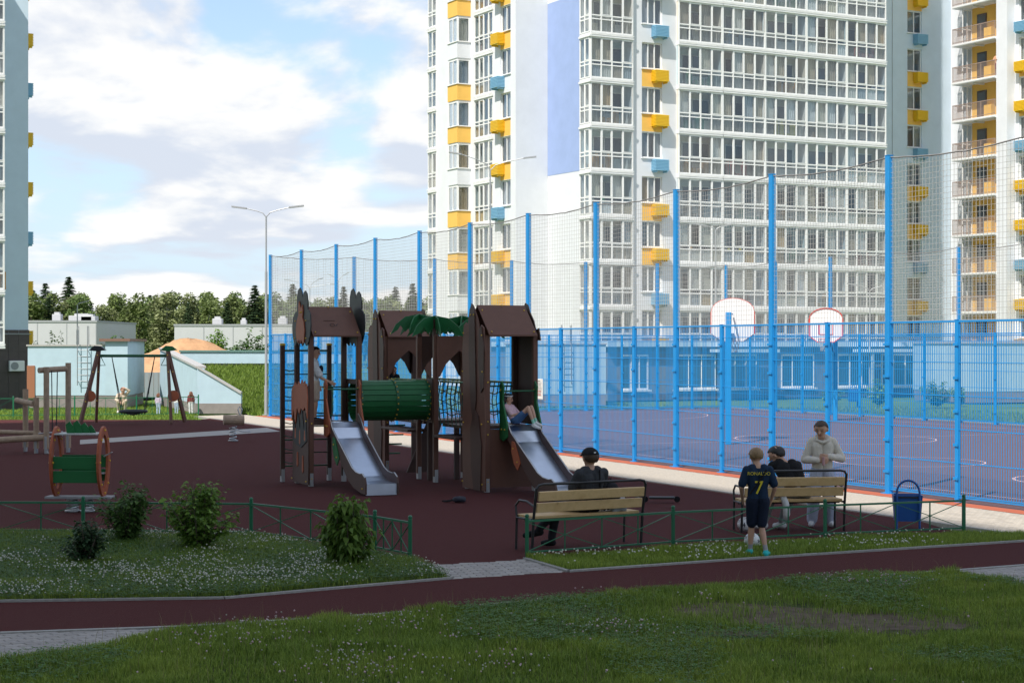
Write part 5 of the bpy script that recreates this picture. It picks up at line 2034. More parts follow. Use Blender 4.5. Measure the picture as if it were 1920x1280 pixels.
# ================================================================== FOREST EDGE
m_bark = mat('grey brown bark', (.12, .095, .075), .9, var=.25, scale=4)
m_bir = mat('pale birch bark', (.42, .40, .36), .8, var=.3, scale=5)
FOL = [leaf_mat('forest leaf %d' % i, a, b, trans=.2) for i, (a, b) in enumerate((
    ((.11, .155, .04), (.22, .27, .09)), ((.075, .12, .034), (.16, .22, .07)), ((.15, .18, .07), (.27, .30, .13)), ((.028, .055, .026), (.06, .10, .04))))]
def cards(c, r, n, size, rng, flat=0.0):
    """n leaf clumps spread through an ellipsoid, denser near its skin"""
    d = rng.normal(size=(n, 3))
    d /= np.linalg.norm(d, axis=1)[:, None]
    rad = rng.uniform(.45, 1.05, n) ** .6
    p = np.array(c) + d * rad[:, None] * np.array(r)
    u = rng.normal(size=(n, 3))
    u[:, 2] *= (1 - flat)
    u /= np.linalg.norm(u, axis=1)[:, None]
    v = np.cross(u, rng.normal(size=(n, 3)))
    v /= np.linalg.norm(v, axis=1)[:, None]
    s = rng.uniform(.6, 1.3, n)[:, None] * size
    return np.stack([p - u * s, p + v * s * .6, p + u * s, p - v * s * .6], 1).reshape(-1, 3)
def tree_mesh(kind, seed):
    rng = np.random.default_rng(seed)
    vs = []
    if kind == 'spruce':
        h = 15.0
        for k in range(26):
            t = k / 25
            z = 1.5 + (h - 1.8) * t
            r = 2.5 * (1 - t) ** .85 + .12
            m = int(120 * (1 - t)) + 14
            a = rng.uniform(0, 2 * np.pi, m)
            q = rng.uniform(.3, 1, m) ** .6 * r
            p = np.stack([q * np.cos(a), q * np.sin(a), z - q * .35 + rng.normal(0, .12, m)], 1)
            o = np.stack([np.cos(a), np.sin(a), np.full(m, -.35)], 1) * .45
            w = np.stack([-np.sin(a), np.cos(a), np.zeros(m)], 1) * .3
            vs.append(np.stack([p - o, p + w, p + o, p - w], 1).reshape(-1, 3))
    else:
        h = 13.0
        nb = 20
        for k in range(nb):
            z = rng.uniform(1.6, h - 1.2)
            w = 2.5 * math.sin(math.pi * min(1, (z + .6) / h)) ** .7
            a = rng.uniform(0, 6.28)
            q = rng.uniform(0, .75) * w
            vs.append(cards((q * math.cos(a), q * math.sin(a), z), (rng.uniform(.9, 1.5), rng.uniform(.9, 1.5), rng.uniform(.8, 1.5)), 120, .26, rng))
        vs.append(cards((0, 0, h - .8), (.9, .9, 1.2), 100, .24, rng))
    V = np.concatenate(vs)
    F = np.arange(len(V)).reshape(-1, 4)
    return V, F
def trunk_mesh(h, m, seed):
    r = random.Random(seed)
    b = MB()
    b.tube([(0, 0, -.2), (r.uniform(-.1, .1), 0, h * .4), (r.uniform(-.2, .2), 0, h * .9)], [.2, .14, .04], 7)
    for k in range(5):
        z = h * r.uniform(.3, .75)
        a = r.uniform(0, 6.28)
        l = r.uniform(.8, 1.8)
        b.tube([(0, 0, z), (l * math.cos(a) * .6, l * math.sin(a) * .6, z + .6), (l * math.cos(a), l * math.sin(a), z + 1.3)], [.06, .04, .015], 5)
    return b.mesh('trunk', m)
protos = []
for i in range(5):
    V, F = tree_mesh('leafy', 40 + i)
    for f in ((0, 2) if i % 2 else (1, 0)):
        protos.append(('leafy', np_mesh('crown', V, F, FOL[f]), trunk_mesh(13, m_bir if i % 2 else m_bark, i)))
for i in range(2):
    V, F = tree_mesh('spruce', 60 + i)
    protos.append(('spruce', np_mesh('crown', V, F, FOL[3]), trunk_mesh(15, m_bark, 9 + i)))
r = random.Random(21)
leafy = [p for p in protos if p[0] == 'leafy']
spruce = [p for p in protos if p[0] == 'spruce']
for row, (d, n) in enumerate(((330, 34), (350, 40), (372, 42))):
    x0, x1 = -d * .30, d * .0
    for i in range(n):
        sp = r.random() < (.06, .16, .30)[row]
        kind, cm, tm = r.choice(spruce if sp else leafy)
        x = x0 + (x1 - x0) * (i + r.uniform(.2, .8)) / n
        s = r.uniform(.72, .98) * (1.0 if not sp else r.uniform(.85, 1.12)) * (1.0, 1.06, 1.12)[row]
        T = thing('spruce_tree' if sp else 'forest_tree',
                  'dark pointed spruce rising from the forest edge on the horizon' if sp else 'leafy green tree in the forest edge on the horizon',
                  'tree', (x, d + r.uniform(-6, 6), -.1), r.uniform(0, 6.28), 'spruces of the far forest' if sp else 'leafy trees of the far forest')
        T.scale = (s * r.uniform(1.2, 1.7), s * r.uniform(1.2, 1.7), s)
        obj('crown', cm, T)
        obj('trunk', tm, T)

# ================================================================== SHRUBS
def shrub_mesh(seed, h, w, n_stem, n_leaf, size, droop=.2, fill=1.0):
    """stems that fan out from one foot, each set with folded pointed leaves"""
    rng = np.random.default_rng(seed)
    st = MB()
    vs = []
    for k in range(n_stem):
        a = rng.uniform(0, 6.28)
        q = rng.uniform(.1, 1) * w / 2
        top = np.array([q * math.cos(a), q * math.sin(a), h * rng.uniform(.55, 1.0) * (1 - .35 * (2 * q / w) ** 2)])
        mid = top * np.array([.55, .55, .5]) + rng.normal(0, .03, 3)
        st.tube([(0, 0, 0), tuple(mid), tuple(top)], [.012, .008, .003], 5)
        m = n_leaf // n_stem
        t = rng.uniform(.12, 1.03, m)
        base = np.where(t[:, None] < .5, mid * (t[:, None] / .5), mid + (top - mid) * ((t[:, None] - .5) / .5))
        az = rng.uniform(0, 6.28, m)
        out = np.stack([np.cos(az), np.sin(az), rng.uniform(-droop - .3, .5, m)], 1)
        out /= np.linalg.norm(out, axis=1)[:, None]
        base = base + out * rng.uniform(.01, .09 * fill, m)[:, None]
        sd = np.cross(out, np.array([0, 0, 1.0]) + rng.normal(0, .35, (m, 3)))
        sd /= np.linalg.norm(sd, axis=1)[:, None]
        up = np.cross(sd, out)
        s = (rng.uniform(.6, 1.25, m) * size)[:, None]
        tip = base + out * s * 1.25 - np.array([0, 0, 1]) * s * droop
        l = base + out * s * .5 + sd * s * .5 + up * s * .12
        rr = base + out * s * .5 - sd * s * .5 + up * s * .12
        vs.append(np.stack([base, l, tip, rr], 1).reshape(-1, 3))
    V = np.concatenate(vs)
    return st, V, np.arange(len(V)).reshape(-1, 4)
def shrub(label, px, py, h, w, mats, seed, stems=26, leaves=1900, size=.05, droop=.25, d=None, z=0):
    p = G(px, py) if d is None else at(px, d, z)
    T = thing('shrub', label, 'shrub', p)
    st, V, F = shrub_mesh(seed, h, w, stems, leaves, size, droop)
    st.build('stems', m_bark, T)
    obj('foliage', np_mesh('foliage', V, F, mats), T)
LF = [leaf_mat('bright shrub leaf', (.09, .18, .03), (.22, .35, .06), trans=.35), leaf_mat('deep shrub leaf', (.05, .11, .026), (.12, .21, .05), trans=.3), leaf_mat('dark shrub leaf', (.028, .07, .03), (.07, .13, .05), trans=.25)]
shrub('small dark shrub at the left in the clover lawn', 160, 1060, .62, .55, LF[2], 1, 20, 1400, .05)
shrub('loose light green shrub against the left low fence', 240, 1018, .92, .95, LF[1], 2, 30, 2300, .058)
shrub('broad bright green shrub in the middle of the clover lawn', 372, 1034, 1.0, 1.05, LF[0], 3, 42, 3600, .058)
shrub('upright drooping leafed shrub at the right end of the clover lawn', 652, 1066, .98, .68, LF[0], 4, 32, 2600, .07, .7)
for i, (px, d, h, w, lab) in enumerate(((1757, 81.0, 1.25, 2.2, 'rounded green shrub behind the court near the dark doorway'), (1650, 83.0, 1.3, 1.5, 'green shrub beside the far blue bin behind the court'),
                                        (1560, 84.0, .9, 1.2, 'small green shrub behind the court below the red edged hoop'), (1800, 83.0, .9, 1.2, 'low green shrub behind the court by the white outbuilding'))):
    shrub(lab, px, 0, h, w, LF[0], 20 + i, 24, 1300, .10, d=d)
for i, (px, d, h, w, lab) in enumerate(((105, 104.0, 3.7, 3.2, 'bright bushy sapling behind the left outbuilding'), (470, 150.0, 4.6, 6.0, 'pale green bushes to the right of the sand heap'),
                                        (405, 165.0, 4.4, 3.0, 'young bushy tree behind the sand heap'), (225, 170.0, 4.2, 5.0, 'dark green bushes left of the sand heap'), (560, 160.0, 4.2, 6.0, 'green bushes seen through the net left of the play towers'), (262, 150.0, 3.0, 3.0, 'low green bush between outbuilding and sand heap'))):
    shrub(lab, px, 0, h, w, LF[i % 2], 40 + i, 30, 2200, .16 if d < 120 else .24, d=d)
# turf beyond the court and round the outbuildings
def turf(poly, dens, lab, hl=(.06, .16), wd=(.015, .03)):
    xs, ys = [p[0] for p in poly], [p[1] for p in poly]
    n = int((max(xs) - min(xs)) * (max(ys) - min(ys)) * dens)
    x, y = nprng.uniform(min(xs), max(xs), n), nprng.uniform(min(ys), max(ys), n)
    k = np_inside(poly, x, y) & (np.abs(x) < y * .31)
    x, y = x[k], y[k]
    V, F = blades(x, y, nprng.uniform(*hl, len(x)), nprng.uniform(*wd, len(x)), .6)
    V[:, 2] -= .06
    tag(obj('grass', np_mesh('grass', V, F, m_grass)), lab, 'grass', kind='stuff')
turf([FL(0, COURT_W + .5), FL(46, COURT_W + .5), FL(46, COURT_W + 9), FL(0, COURT_W + 9)], 55, 'sunlit grass strip between the court and the pavilion')
turf([FL(-.6, 0), FL(-.6, COURT_W), FL(-8, COURT_W), FL(-8, 0)], 55, 'sunlit grass behind the far end of the court')
turf(P((-60, 786), (372, 785)) + [at(372, 73), at(236, 95), at(50, 78), at(-60, 76)], 110, 'shaded grass behind the basket swing')
# far blue bin
b = MB()
b.bbox(-.22, .22, -.18, .18, .25, .80, .02)
b.tube([(-.19, 0, 0), (-.19, 0, .8), (0, 0, 1.02), (.19, 0, .8), (.19, 0, 0)], .02, 6)
tag(b.build('litter_bin', mat('blue bin enamel', (.008, .085, .33), .45), None, at(1600, 80.5)), 'small far blue litter bin behind the court', 'litter bin')
# ================================================================== PEOPLE
m_skin = mat('skin', (.50, .29, .20), .55, var=.06, scale=12)
m_lips = mat('lips', (.36, .12, .10), .5)
m_eye = mat('dark eye', (.03, .02, .018), .3)
def cloth(name, col, rough=.85):
    return mat('cloth ' + name, col, rough, var=.12, scale=14, bump=.25, bscale=45, spec=.2)

def person(label, loc, rz, h, J, fwd=(0, -1, 0), look=None, top=None, bottom=None, shoe=None, sock=None, hair=None, sleeve='short', legs='long',
           fat=1.0, wide=1.0, loose=1.0, hairstyle='short', voxel=.009, face=True, group=None, parent=None, name='person', hat=None):
    """one continuous body grown from tapered limbs; clothing regions are materials of that surface, hair and eyes its children"""
    V3 = Vector
    J = {k: V3(v) for k, v in J.items()}
    fw = V3(fwd).normalized()
    lk = V3(look or fwd).normalized()
    caps = []                                            # (p, q, r0, r1, region)
    def cap(p, q, r0, r1, reg): caps.append((V3(p), V3(q), r0, r1, reg))
    up = (J['neck'] - J['pelvis']).normalized()
    hipv = (J['hipL'] - J['hipR']).normalized()
    shv = (J['shL'] - J['shR']).normalized()
    f = fat * h
    pl = J['pelvis']; nk = J['neck']
    chest = pl.lerp(nk, .72); waist = pl.lerp(nk, .36)
    fwd_t = shv.cross(up)
    if fwd_t.dot(fw) < 0: fwd_t = -fwd_t
    for s in (-1, 1):
        cap(pl + hipv * s * .040 * h, waist + hipv * s * .036 * h, .064 * f, .058 * f, 'bottom_top')
        cap(waist + shv * s * .034 * h, chest + shv * s * .050 * h, .060 * f, .066 * f, 'top')
        cap(chest + shv * s * .050 * h, chest.lerp(nk, .65) + shv * s * .055 * h, .064 * f, .045 * f, 'top')
    cap(J['shL'], J['shR'], .036 * f, .036 * f, 'top')
    cap(nk - up * .02 * h, J['head'] - up * .02 * h, .031 * h, .030 * h, 'skin')
    # head: skull, jaw, nose, ears
    hd = J['head']
    hu = (hd - nk).normalized().lerp(V3((0, 0, 1)), .4).normalized()
    lk = (lk - hu * lk.dot(hu) * .6).normalized()
    sd = hu.cross(lk).normalized()
    k = .066 * h if h > 1.3 else .068 * h
    cap(hd + hu * k * .28 - lk * k * .18, hd + hu * k * .26 + lk * k * .12, k * .98, k * .92, 'skin')
    cap(hd - hu * k * .1 + lk * k * .2, hd - hu * k * .85 + lk * k * .42, k * .74, k * .46, 'skin')
    cap(hd + hu * k * .10 + lk * k * .98, hd - hu * k * .22 + lk * k * 1.14, k * .10, k * .17, 'skin')
    for s in (-1, 1):
        cap(hd + sd * s * k * .92 + hu * k * .08, hd + sd * s * k * .92 - hu * k * .22, k * .17, k * .12, 'skin')
    # arms and hands
    for S, s in (('L', 1), ('R', -1)):
        sh, el, wr = J['sh' + S], J['el' + S], J['wr' + S]
        a = 1.12 * loose if sleeve != 'none' else 1
        if sleeve == 'short':
            m = sh.lerp(el, .78)
            cap(sh, m, .034 * f * a, .034 * f * a, 'top')
            cap(m, el, .025 * f, .023 * f, 'skin')
            cap(el, wr, .023 * f, .0155 * h, 'skin')
        elif sleeve == 'long':
            cap(sh, el, .035 * f * a, .032 * f * a, 'top')
            cap(el, el.lerp(wr, .93), .032 * f * a, .026 * f * a, 'top')
            cap(el.lerp(wr, .9), wr, .017 * h, .0155 * h, 'skin')
        d = (wr - el).normalized()
        if ('hd' + S) in J: d = (J['hd' + S] - wr).normalized()
        inn = (pl.lerp(chest, .5) - wr); inn = inn - d * inn.dot(d)
        inn = inn.normalized() if inn.length > 1e-4 else fw
        side = d.cross(inn).normalized()
        if side.dot(fw) < 0: side = -side
        pe = wr + d * .052 * h
        for t in (-.5, .5):
            cap(wr + side * t * .012 * h, pe + side * t * .026 * h, .0115 * h, .0105 * h, 'skin')
        for i, (o, l) in enumerate(((.021, .040), (.0075, .046), (-.0065, .043), (-.020, .034))):
            b0 = pe + side * o * h
            b1 = b0 + (d * .85 + inn * .30 + side * o * 4).normalized() * l * .55 * h
            b2 = b1 + (d * .5 + inn * .75 + side * o * 3).normalized() * l * .5 * h
            cap(b0, b1, .0060 * h, .0055 * h, 'skin'); cap(b1, b2, .0055 * h, .0046 * h, 'skin')
        t0 = wr + d * .016 * h + side * .016 * h
        t1 = t0 + (d * .6 + side * .8 + inn * .3).normalized() * .026 * h
        t2 = t1 + (d * .85 + side * .25 + inn * .45).normalized() * .022 * h
        cap(t0, t1, .0085 * h, .0065 * h, 'skin'); cap(t1, t2, .0065 * h, .0052 * h, 'skin')
    # legs and feet
    for S in 'LR':
        hp, kn, an, to = J['hip' + S], J['kn' + S], J['an' + S], J['to' + S]
        w = wide
        if legs == 'long':
            cap(hp, kn, .056 * f * (1 + (w - 1) * .4), .040 * f * w, 'bottom')
            cap(kn, kn.lerp(an, .93), .040 * f * w, .032 * h * w, 'bottom')
            cap(kn.lerp(an, .85), an, .024 * h, .022 * h, 'sock' if sock else 'skin')
        else:
            m = hp.lerp(kn, .86 if legs == 'shorts' else .55)
            cap(hp, m, .056 * f * w, .046 * f * w, 'bottom')
            cap(hp.lerp(kn, .5), kn, .036 * f, .031 * f, 'skin')
            c = kn.lerp(an, .32)
            cap(kn, c, .030 * f, .033 * f, 'skin')
            cap(c, kn.lerp(an, .72), .033 * f, .024 * f, 'skin')
            cap(kn.lerp(an, .70), an, .0235 * f, .023 * h, 'sock' if sock else 'skin')
        fd = (to - an); fd.z *= .3
        fd = fd.normalized() if fd.length > 1e-4 else fw
        heel = V3((an.x, an.y, an.z - .022 * h)) - fd * .018 * h
        tip = V3((to.x, to.y, min(to.z, an.z) - .0))
        cap(heel, heel + (tip - heel) * .6, .028 * h, .028 * h, 'shoe')
        cap(heel + (tip - heel) * .55, tip, .027 * h, .021 * h, 'shoe')
        cap(an, heel, .025 * h, .026 * h, 'shoe')
    # ---- one mesh, fused by voxels
    b = MB()
    for p, q, r0, r1, reg in caps:
        b.ball(p, r0, 12, 8)
        b.ball(q, r1, 12, 8)
        if (q - p).length > 1e-5:
            b.tube([p, q], [r0, r1], 12)
    me = b.mesh('tmp', m_skin)
    o = bpy.data.objects.new('tmp', me)
    COL.objects.link(o)
    rm = o.modifiers.new('r', 'REMESH'); rm.mode = 'VOXEL'; rm.voxel_size = voxel; rm.adaptivity = 0
    sm = o.modifiers.new('s', 'SMOOTH'); sm.factor = .5; sm.iterations = 3
    dg = bpy.context.evaluated_depsgraph_get()
    body = bpy.data.meshes.new_from_object(o.evaluated_get(dg))
    bpy.data.objects.remove(o); bpy.data.meshes.remove(me)
    body.name = 'person_body'
    nf = len(body.polygons)
    C = np.empty(nf * 3, np.float32)
    body.polygons.foreach_get('center', C)
    C = C.reshape(-1, 3)
    best = np.full(nf, 1e9); reg = np.zeros(nf, int)
    names = ['skin', 'top', 'bottom', 'shoe', 'sock']
    bt_z = waist.lerp(pl, .1)
    for p, q, r0, r1, rg in caps:
        p_, q_ = np.array(p), np.array(q)
        dv = q_ - p_
        L2 = max(1e-9, dv @ dv)
        t = np.clip(((C - p_) @ dv) / L2, 0, 1)
        dist = np.linalg.norm(C - (p_ + t[:, None] * dv), axis=1) - (r0 + (r1 - r0) * t)
        if rg == 'bottom_top':                       # shirt hem falls over the hips
            idx = np.where(t > .12, 1, 2)
        else:
            idx = np.full(nf, names.index(rg))
        k_ = dist < best
        best[k_] = dist[k_]; reg[k_] = idx[k_]
    body.materials.clear()
    for m in (m_skin, top, bottom, shoe, sock or m_skin):
        body.materials.append(m)
    body.polygons.foreach_set('material_index', reg.astype(np.int32))
    body.polygons.foreach_set('use_smooth', [True] * nf)
    T = obj(name, body, None, loc, rz)
    tag(T, label, 'person', group)
    # ---- hair
    def shell(pred, grow, nm, m):
        s = MB()
        n_, m_ = 40, 40
        vs, ok = [], []
        ctr = hd + hu * k * .24 - lk * k * .04
        for j in range(m_ + 1):
            a = -math.pi / 2 + math.pi * j / m_
            for i in range(n_):
                c = 2 * math.pi * i / n_
                lx, ly, lz = math.cos(a) * math.cos(c), math.cos(a) * math.sin(c), math.sin(a)
                g = grow * (1 + .015 * math.sin(7 * c + 3 * a) + .012 * math.sin(13 * c))
                vs.append(ctr + sd * lx * k * .98 * g + lk * ly * k * 1.14 * g + hu * lz * k * 1.0 * g)
                ok.append(pred(lx, ly, lz))
        fs = []
        for j in range(m_):
            for i in range(n_):
                q = (j * n_ + i, j * n_ + (i + 1) % n_, (j + 1) * n_ + (i + 1) % n_, (j + 1) * n_ + i)
                if all(ok[v] for v in q): fs.append(q)
        s.add(vs, fs)
        ob = s.build(nm, m, T, smooth=True)
        so = ob.modifiers.new('t', 'SOLIDIFY'); so.thickness = k * .05; so.offset = 0
        return ob
    hp_ = lambda lx, ly, lz: lz > (.50 if ly > .45 else (-.72 if ly < -.35 else (-.72 + (ly + .35) * 1.52)))
    if hair is not None and hairstyle != 'none':
        ho = shell(hp_, 1.035 if hairstyle != 'buzz' else 1.03, 'hair', hair)
        if hairstyle == 'bun':
            MB().ball(hd - lk * k * 1.2 + hu * k * .35, k * .42, 12, 8).build('hair_bun', hair, T, smooth=True)
        if hairstyle == 'long':
            s = MB()
            bk = hd - lk * k * .55
            for i in range(-3, 4):
                s.tube([bk + sd * i * k * .27 + hu * k * .5, bk + sd * i * k * .32 - hu * k * .7 - lk * k * .25, bk + sd * i * k * .30 - hu * k * 2.2 - lk * k * .1], [k * .3, k * .34, k * .12], 7)
            s.build('long_hair', hair, T, smooth=True)
    if hat is not None:
        shell(lambda lx, ly, lz: lz > .12, 1.075, 'cap', hat)
        br = MB()
        n_ = 12
        pts = [(math.cos(math.pi * i / n_), math.sin(math.pi * i / n_)) for i in range(n_ + 1)]
        ctr = hd + hu * k * .40
        vs = []
        for z in (0, k * .06):
            for a_, c_ in pts:
                vs.append(ctr + sd * a_ * k * .85 + lk * (k * .75 + c_ * k * .95) + hu * (z - c_ * k * .12))
        N_ = n_ + 1
        br.add(vs, [tuple(range(N_)), tuple(range(2 * N_ - 1, N_ - 1, -1))] + [(i, i + 1, N_ + i + 1, N_ + i) for i in range(n_)])
        br.build('cap_peak', hat, T)
        lg = MB().ball(hd + hu * k * .62 - lk * k * 1.16, (k * .2, k * .06, k * .16), 8, 6)
        lg.build('cap_emblem', mat('white emblem', (.6, .6, .6), .6), T)
    if face:
        for s in (-1, 1):
            MB().ball(hd + hu * k * .12 + lk * k * .93 + sd * s * k * .36, k * .095, 8, 6).build('eye', m_eye, T)
            MB().bar(hd + hu * k * .33 + lk * k * .96 + sd * s * k * .20, hd + hu * k * .34 + lk * k * .88 + sd * s * k * .56, k * .07, k * .08).build('eyebrow', hair or m_eye, T)
        MB().bar(hd - hu * k * .52 + lk * k * .94 - sd * k * .24, hd - hu * k * .52 + lk * k * .94 + sd * k * .24, k * .09, k * .12).build('mouth', m_lips, T)
    return T

def stand(h, wid=1.0):
    """upright joints, facing -y, feet on z = 0"""
    j = dict(pelvis=(0, 0, .53), neck=(0, .01, .845), head=(0, -.005, .925))
    for S, s in (('L', 1), ('R', -1)):
        j.update({'sh' + S: (s * .105 * wid, .01, .80), 'el' + S: (s * .135 * wid, .015, .63), 'wr' + S: (s * .130 * wid, -.03, .485),
                  'hip' + S: (s * .052, 0, .51), 'kn' + S: (s * .058, -.008, .285), 'an' + S: (s * .060, .01, .050), 'to' + S: (s * .070, -.075, .022)})
    return {k: tuple(c * h for c in v) for k, v in j.items()}

c_cream = cloth('cream hoodie', (.62, .57, .50)); c_lilac = cloth('pale blue trousers', (.40, .43, .54)); c_white = cloth('white', (.66, .66, .66))
c_navy = cloth('navy jersey', (.012, .028, .060)); c_black = cloth('black tee', (.012, .012, .014)); c_grey = cloth('grey trousers', (.23, .23, .23))
c_char = cloth('charcoal tee', (.042, .044, .050)); c_dark = cloth('dark trousers', (.018, .018, .022)); c_turq = cloth('turquoise shoe', (.02, .42, .42), .5)
c_pink = cloth('pale pink', (.62, .42, .47)); c_denim = cloth('denim', (.06, .13, .27)); c_mint = cloth('mint sock', (.25, .55, .42)); c_sock = cloth('grey sock', (.30, .30, .32))
c_beige = cloth('beige', (.55, .44, .34)); c_maroon = cloth('maroon', (.20, .05, .05)); c_ltbl = cloth('light jeans', (.36, .44, .55)); c_orange = cloth('peach shirt', (.55, .30, .18)); c_red = cloth('red shorts', (.42, .06, .06))
h_brown = mat('brown hair', (.055, .030, .018), .6, var=.3, scale=40); h_blond = mat('fair hair', (.24, .15, .075), .6, var=.3, scale=40)
h_black = mat('black hair', (.012, .010, .010), .5, var=.3, scale=40); h_red = mat('chestnut hair', (.16, .06, .03), .6, var=.3, scale=40)

# --- woman standing behind the far bench
wp = G(1542, 986)
hW = 1.64
J = stand(hW, .92)
J.update(elR=(-.27, .03, 1.03), wrR=(-.07, -.19, 1.03), hdR=(.02, -.22, 1.02), elL=(.30, .03, 1.05), wrL=(.09, -.18, 1.09), hdL=(-.02, -.22, 1.10), head=(-.02, -.035, 1.50), anR=(-.16, .02, .08), toR=(-.19, -.12, .035), knR=(-.13, -.02, .46), anL=(.13, .02, .08), toL=(.15, -.12, .035), knL=(.10, -.02, .46))
WOM = person('woman in a cream hoodie and pale wide trousers standing behind a bench', wp, R(-6), hW, J, look=(-.35, -1, -.35), top=c_cream, bottom=c_lilac, shoe=c_white, hair=h_brown, hairstyle='bun', sleeve='long', fat=.97, wide=1.6, loose=1.12, voxel=.009)
hood = MB()
hood.tube([(-.12, .04, 1.365), (-.085, -.055, 1.335), (0, -.085, 1.30), (.085, -.055, 1.335), (.12, .04, 1.365), (.07, .11, 1.40), (-.07, .11, 1.40), (-.12, .04, 1.365)], .027, 8)
hood.build('hood', c_cream, WOM, smooth=True)
MB().tube([(.085, -.175, 1.06), (.115, -.165, 1.085)], .034, 12).build('wrist_watch', m_biron, WOM)
MB().tube([(0.0, -.235, .96), (0.0, -.235, 1.09)], .022, 10).build('held_bottle', mat('pinkish bottle', (.45, .25, .26), .4), WOM)

# --- boy seen from behind beside the path
bp = G(1421, 1043)
hB = 1.44
J = stand(hB)
J = {k: (-v[0], -v[1], v[2]) for k, v in J.items()}
J.update(head=(-.015, .05, 1.325), elL=(-.225, -.02, .92), wrL=(-.19, .12, .76), elR=(.225, -.02, .92), wrR=(.19, .10, .74), anL=(-.09, .10, .075), toL=(-.12, .20, .035), knL=(-.075, .07, .40), anR=(.10, -.05, .075), toR=(.15, .06, .035), knR=(.05, .02, .40))
BOY = person('boy in a navy jersey with yellow lettering and turquoise shoes, back to the camera', bp, R(0), hB, J, fwd=(0, 1, 0), look=(-.25, 1, -.35), top=c_navy, bottom=cloth('navy shorts', (.010, .016, .034)), shoe=c_turq, sock=c_sock, hair=h_blond, hairstyle='short', legs='shorts', wide=1.15, loose=1.12, fat=.95, voxel=.0085)
m_ylet = mat('yellow lettering', (.62, .50, .02), .7)
def lettering(txt, size, parent, loc, name='shirt_lettering', m=None):
    cu = bpy.data.curves.new('t', 'FONT')
    cu.body = txt; cu.size = size; cu.align_x = 'CENTER'; cu.extrude = .002
    o = bpy.data.objects.new('t', cu)
    COL.objects.link(o)
    dg = bpy.context.evaluated_depsgraph_get()
    me = bpy.data.meshes.new_from_object(o.evaluated_get(dg))
    bpy.data.objects.remove(o)
    me.materials.clear(); me.materials.append(m or m_ylet)
    q = obj(name, me, parent, loc)
    q.rotation_euler = (R(90), 0, 0)
    return q
def back_y(o, x, z):
    """rear surface of a body at (x, z) in its own space"""
    co = np.empty(len(o.data.vertices) * 3, np.float32)
    o.data.vertices.foreach_get('co', co)
    co = co.reshape(-1, 3)
    k = (np.abs(co[:, 0] - x) < .03) & (np.abs(co[:, 2] - z) < .03)
    return float(co[k, 1].min())
for txt, size, z in (('RONALDO', .062, 1.09), ('7', .25, .84)):
    yb = min(back_y(BOY, x, z + size * .35) for x in (-.08, 0, .08))
    lettering(txt, size, BOY, (0, yb - .004, z))
st = MB()
st.tube([(.10, back_y(BOY, .09, 1.14) - .006, 1.16), (.03, back_y(BOY, .03, 1.05) - .008, 1.05), (-.05, back_y(BOY, -.05, .93) - .008, .93), (-.12, back_y(BOY, -.10, .84) - .006, .84)], .012, 6)
st.build('bag_strap', c_black, BOY)

# --- man in a cap on the near bench, back to the camera (bench axes: x along, y away)
def seat_frame(T):
    return T.location.copy(), T.rotation_euler.z
l1, a1 = seat_frame(BENCH1)
mx = 1.02
J = dict(pelvis=(mx, .17, .59), neck=(mx - .02, .10, 1.10), head=(mx - .02, .12, 1.235),
         shL=(mx - .21, .10, 1.03), shR=(mx + .19, .10, 1.03), elL=(mx - .27, .22, .78), elR=(mx + .25, .24, .78), wrL=(mx - .14, .44, .66), wrR=(mx + .08, .46, .66),
         hipL=(mx - .09, .20, .57), hipR=(mx + .09, .20, .57), knL=(mx - .28, .58, .54), knR=(mx - .16, .62, .58), anL=(mx - .42, .50, .09), anR=(mx - .62, .52, .24), toL=(mx - .46, .66, .035), toR=(mx - .78, .62, .16))
MAN1 = person('man in a black cap and charcoal tee sitting on the near bench', l1, a1, 1.74, J, fwd=(0, 1, 0), look=(0, 1, -.05), top=c_char, bottom=c_dark, shoe=c_black, hair=h_brown, hairstyle='short', hat=c_black, fat=1.10, voxel=.010)
st = MB()
st.tube([(mx + .07, back_y(MAN1, mx + .07, 1.06) - .006, 1.08), (mx + .06, back_y(MAN1, mx + .06, .92) - .006, .92), (mx + .09, back_y(MAN1, mx + .09, .76) - .006, .76)], .010, 6)
st.build('bag_strap', c_black, MAN1)

# --- man bending forward on the far bench
l2, a2 = seat_frame(BENCH2)
J = dict(pelvis=(.96, .20, .60), neck=(.78, .40, 1.03), head=(.685, .47, 1.125),
         shL=(.60, .40, .97), shR=(.98, .38, .97), elL=(.52, .60, .74), elR=(.98, .66, .74), wrL=(.60, .72, .56), wrR=(.78, .76, .58),
         hipL=(.86, .24, .58), hipR=(1.05, .22, .58), knL=(.66, .64, .55), knR=(.98, .66, .55), anL=(.48, .50, .085), anR=(.78, .52, .085), toL=(.38, .60, .035), toR=(.70, .64, .035))
MAN2 = person('man in a black tee and grey trousers bending forward on the bench', l2, a2, 1.76, J, fwd=(-.3, 1, 0), look=(-.85, .55, -.35), top=c_black, bottom=c_grey, shoe=c_white, hair=h_black, hairstyle='buzz', fat=1.12, wide=1.2, voxel=.010)

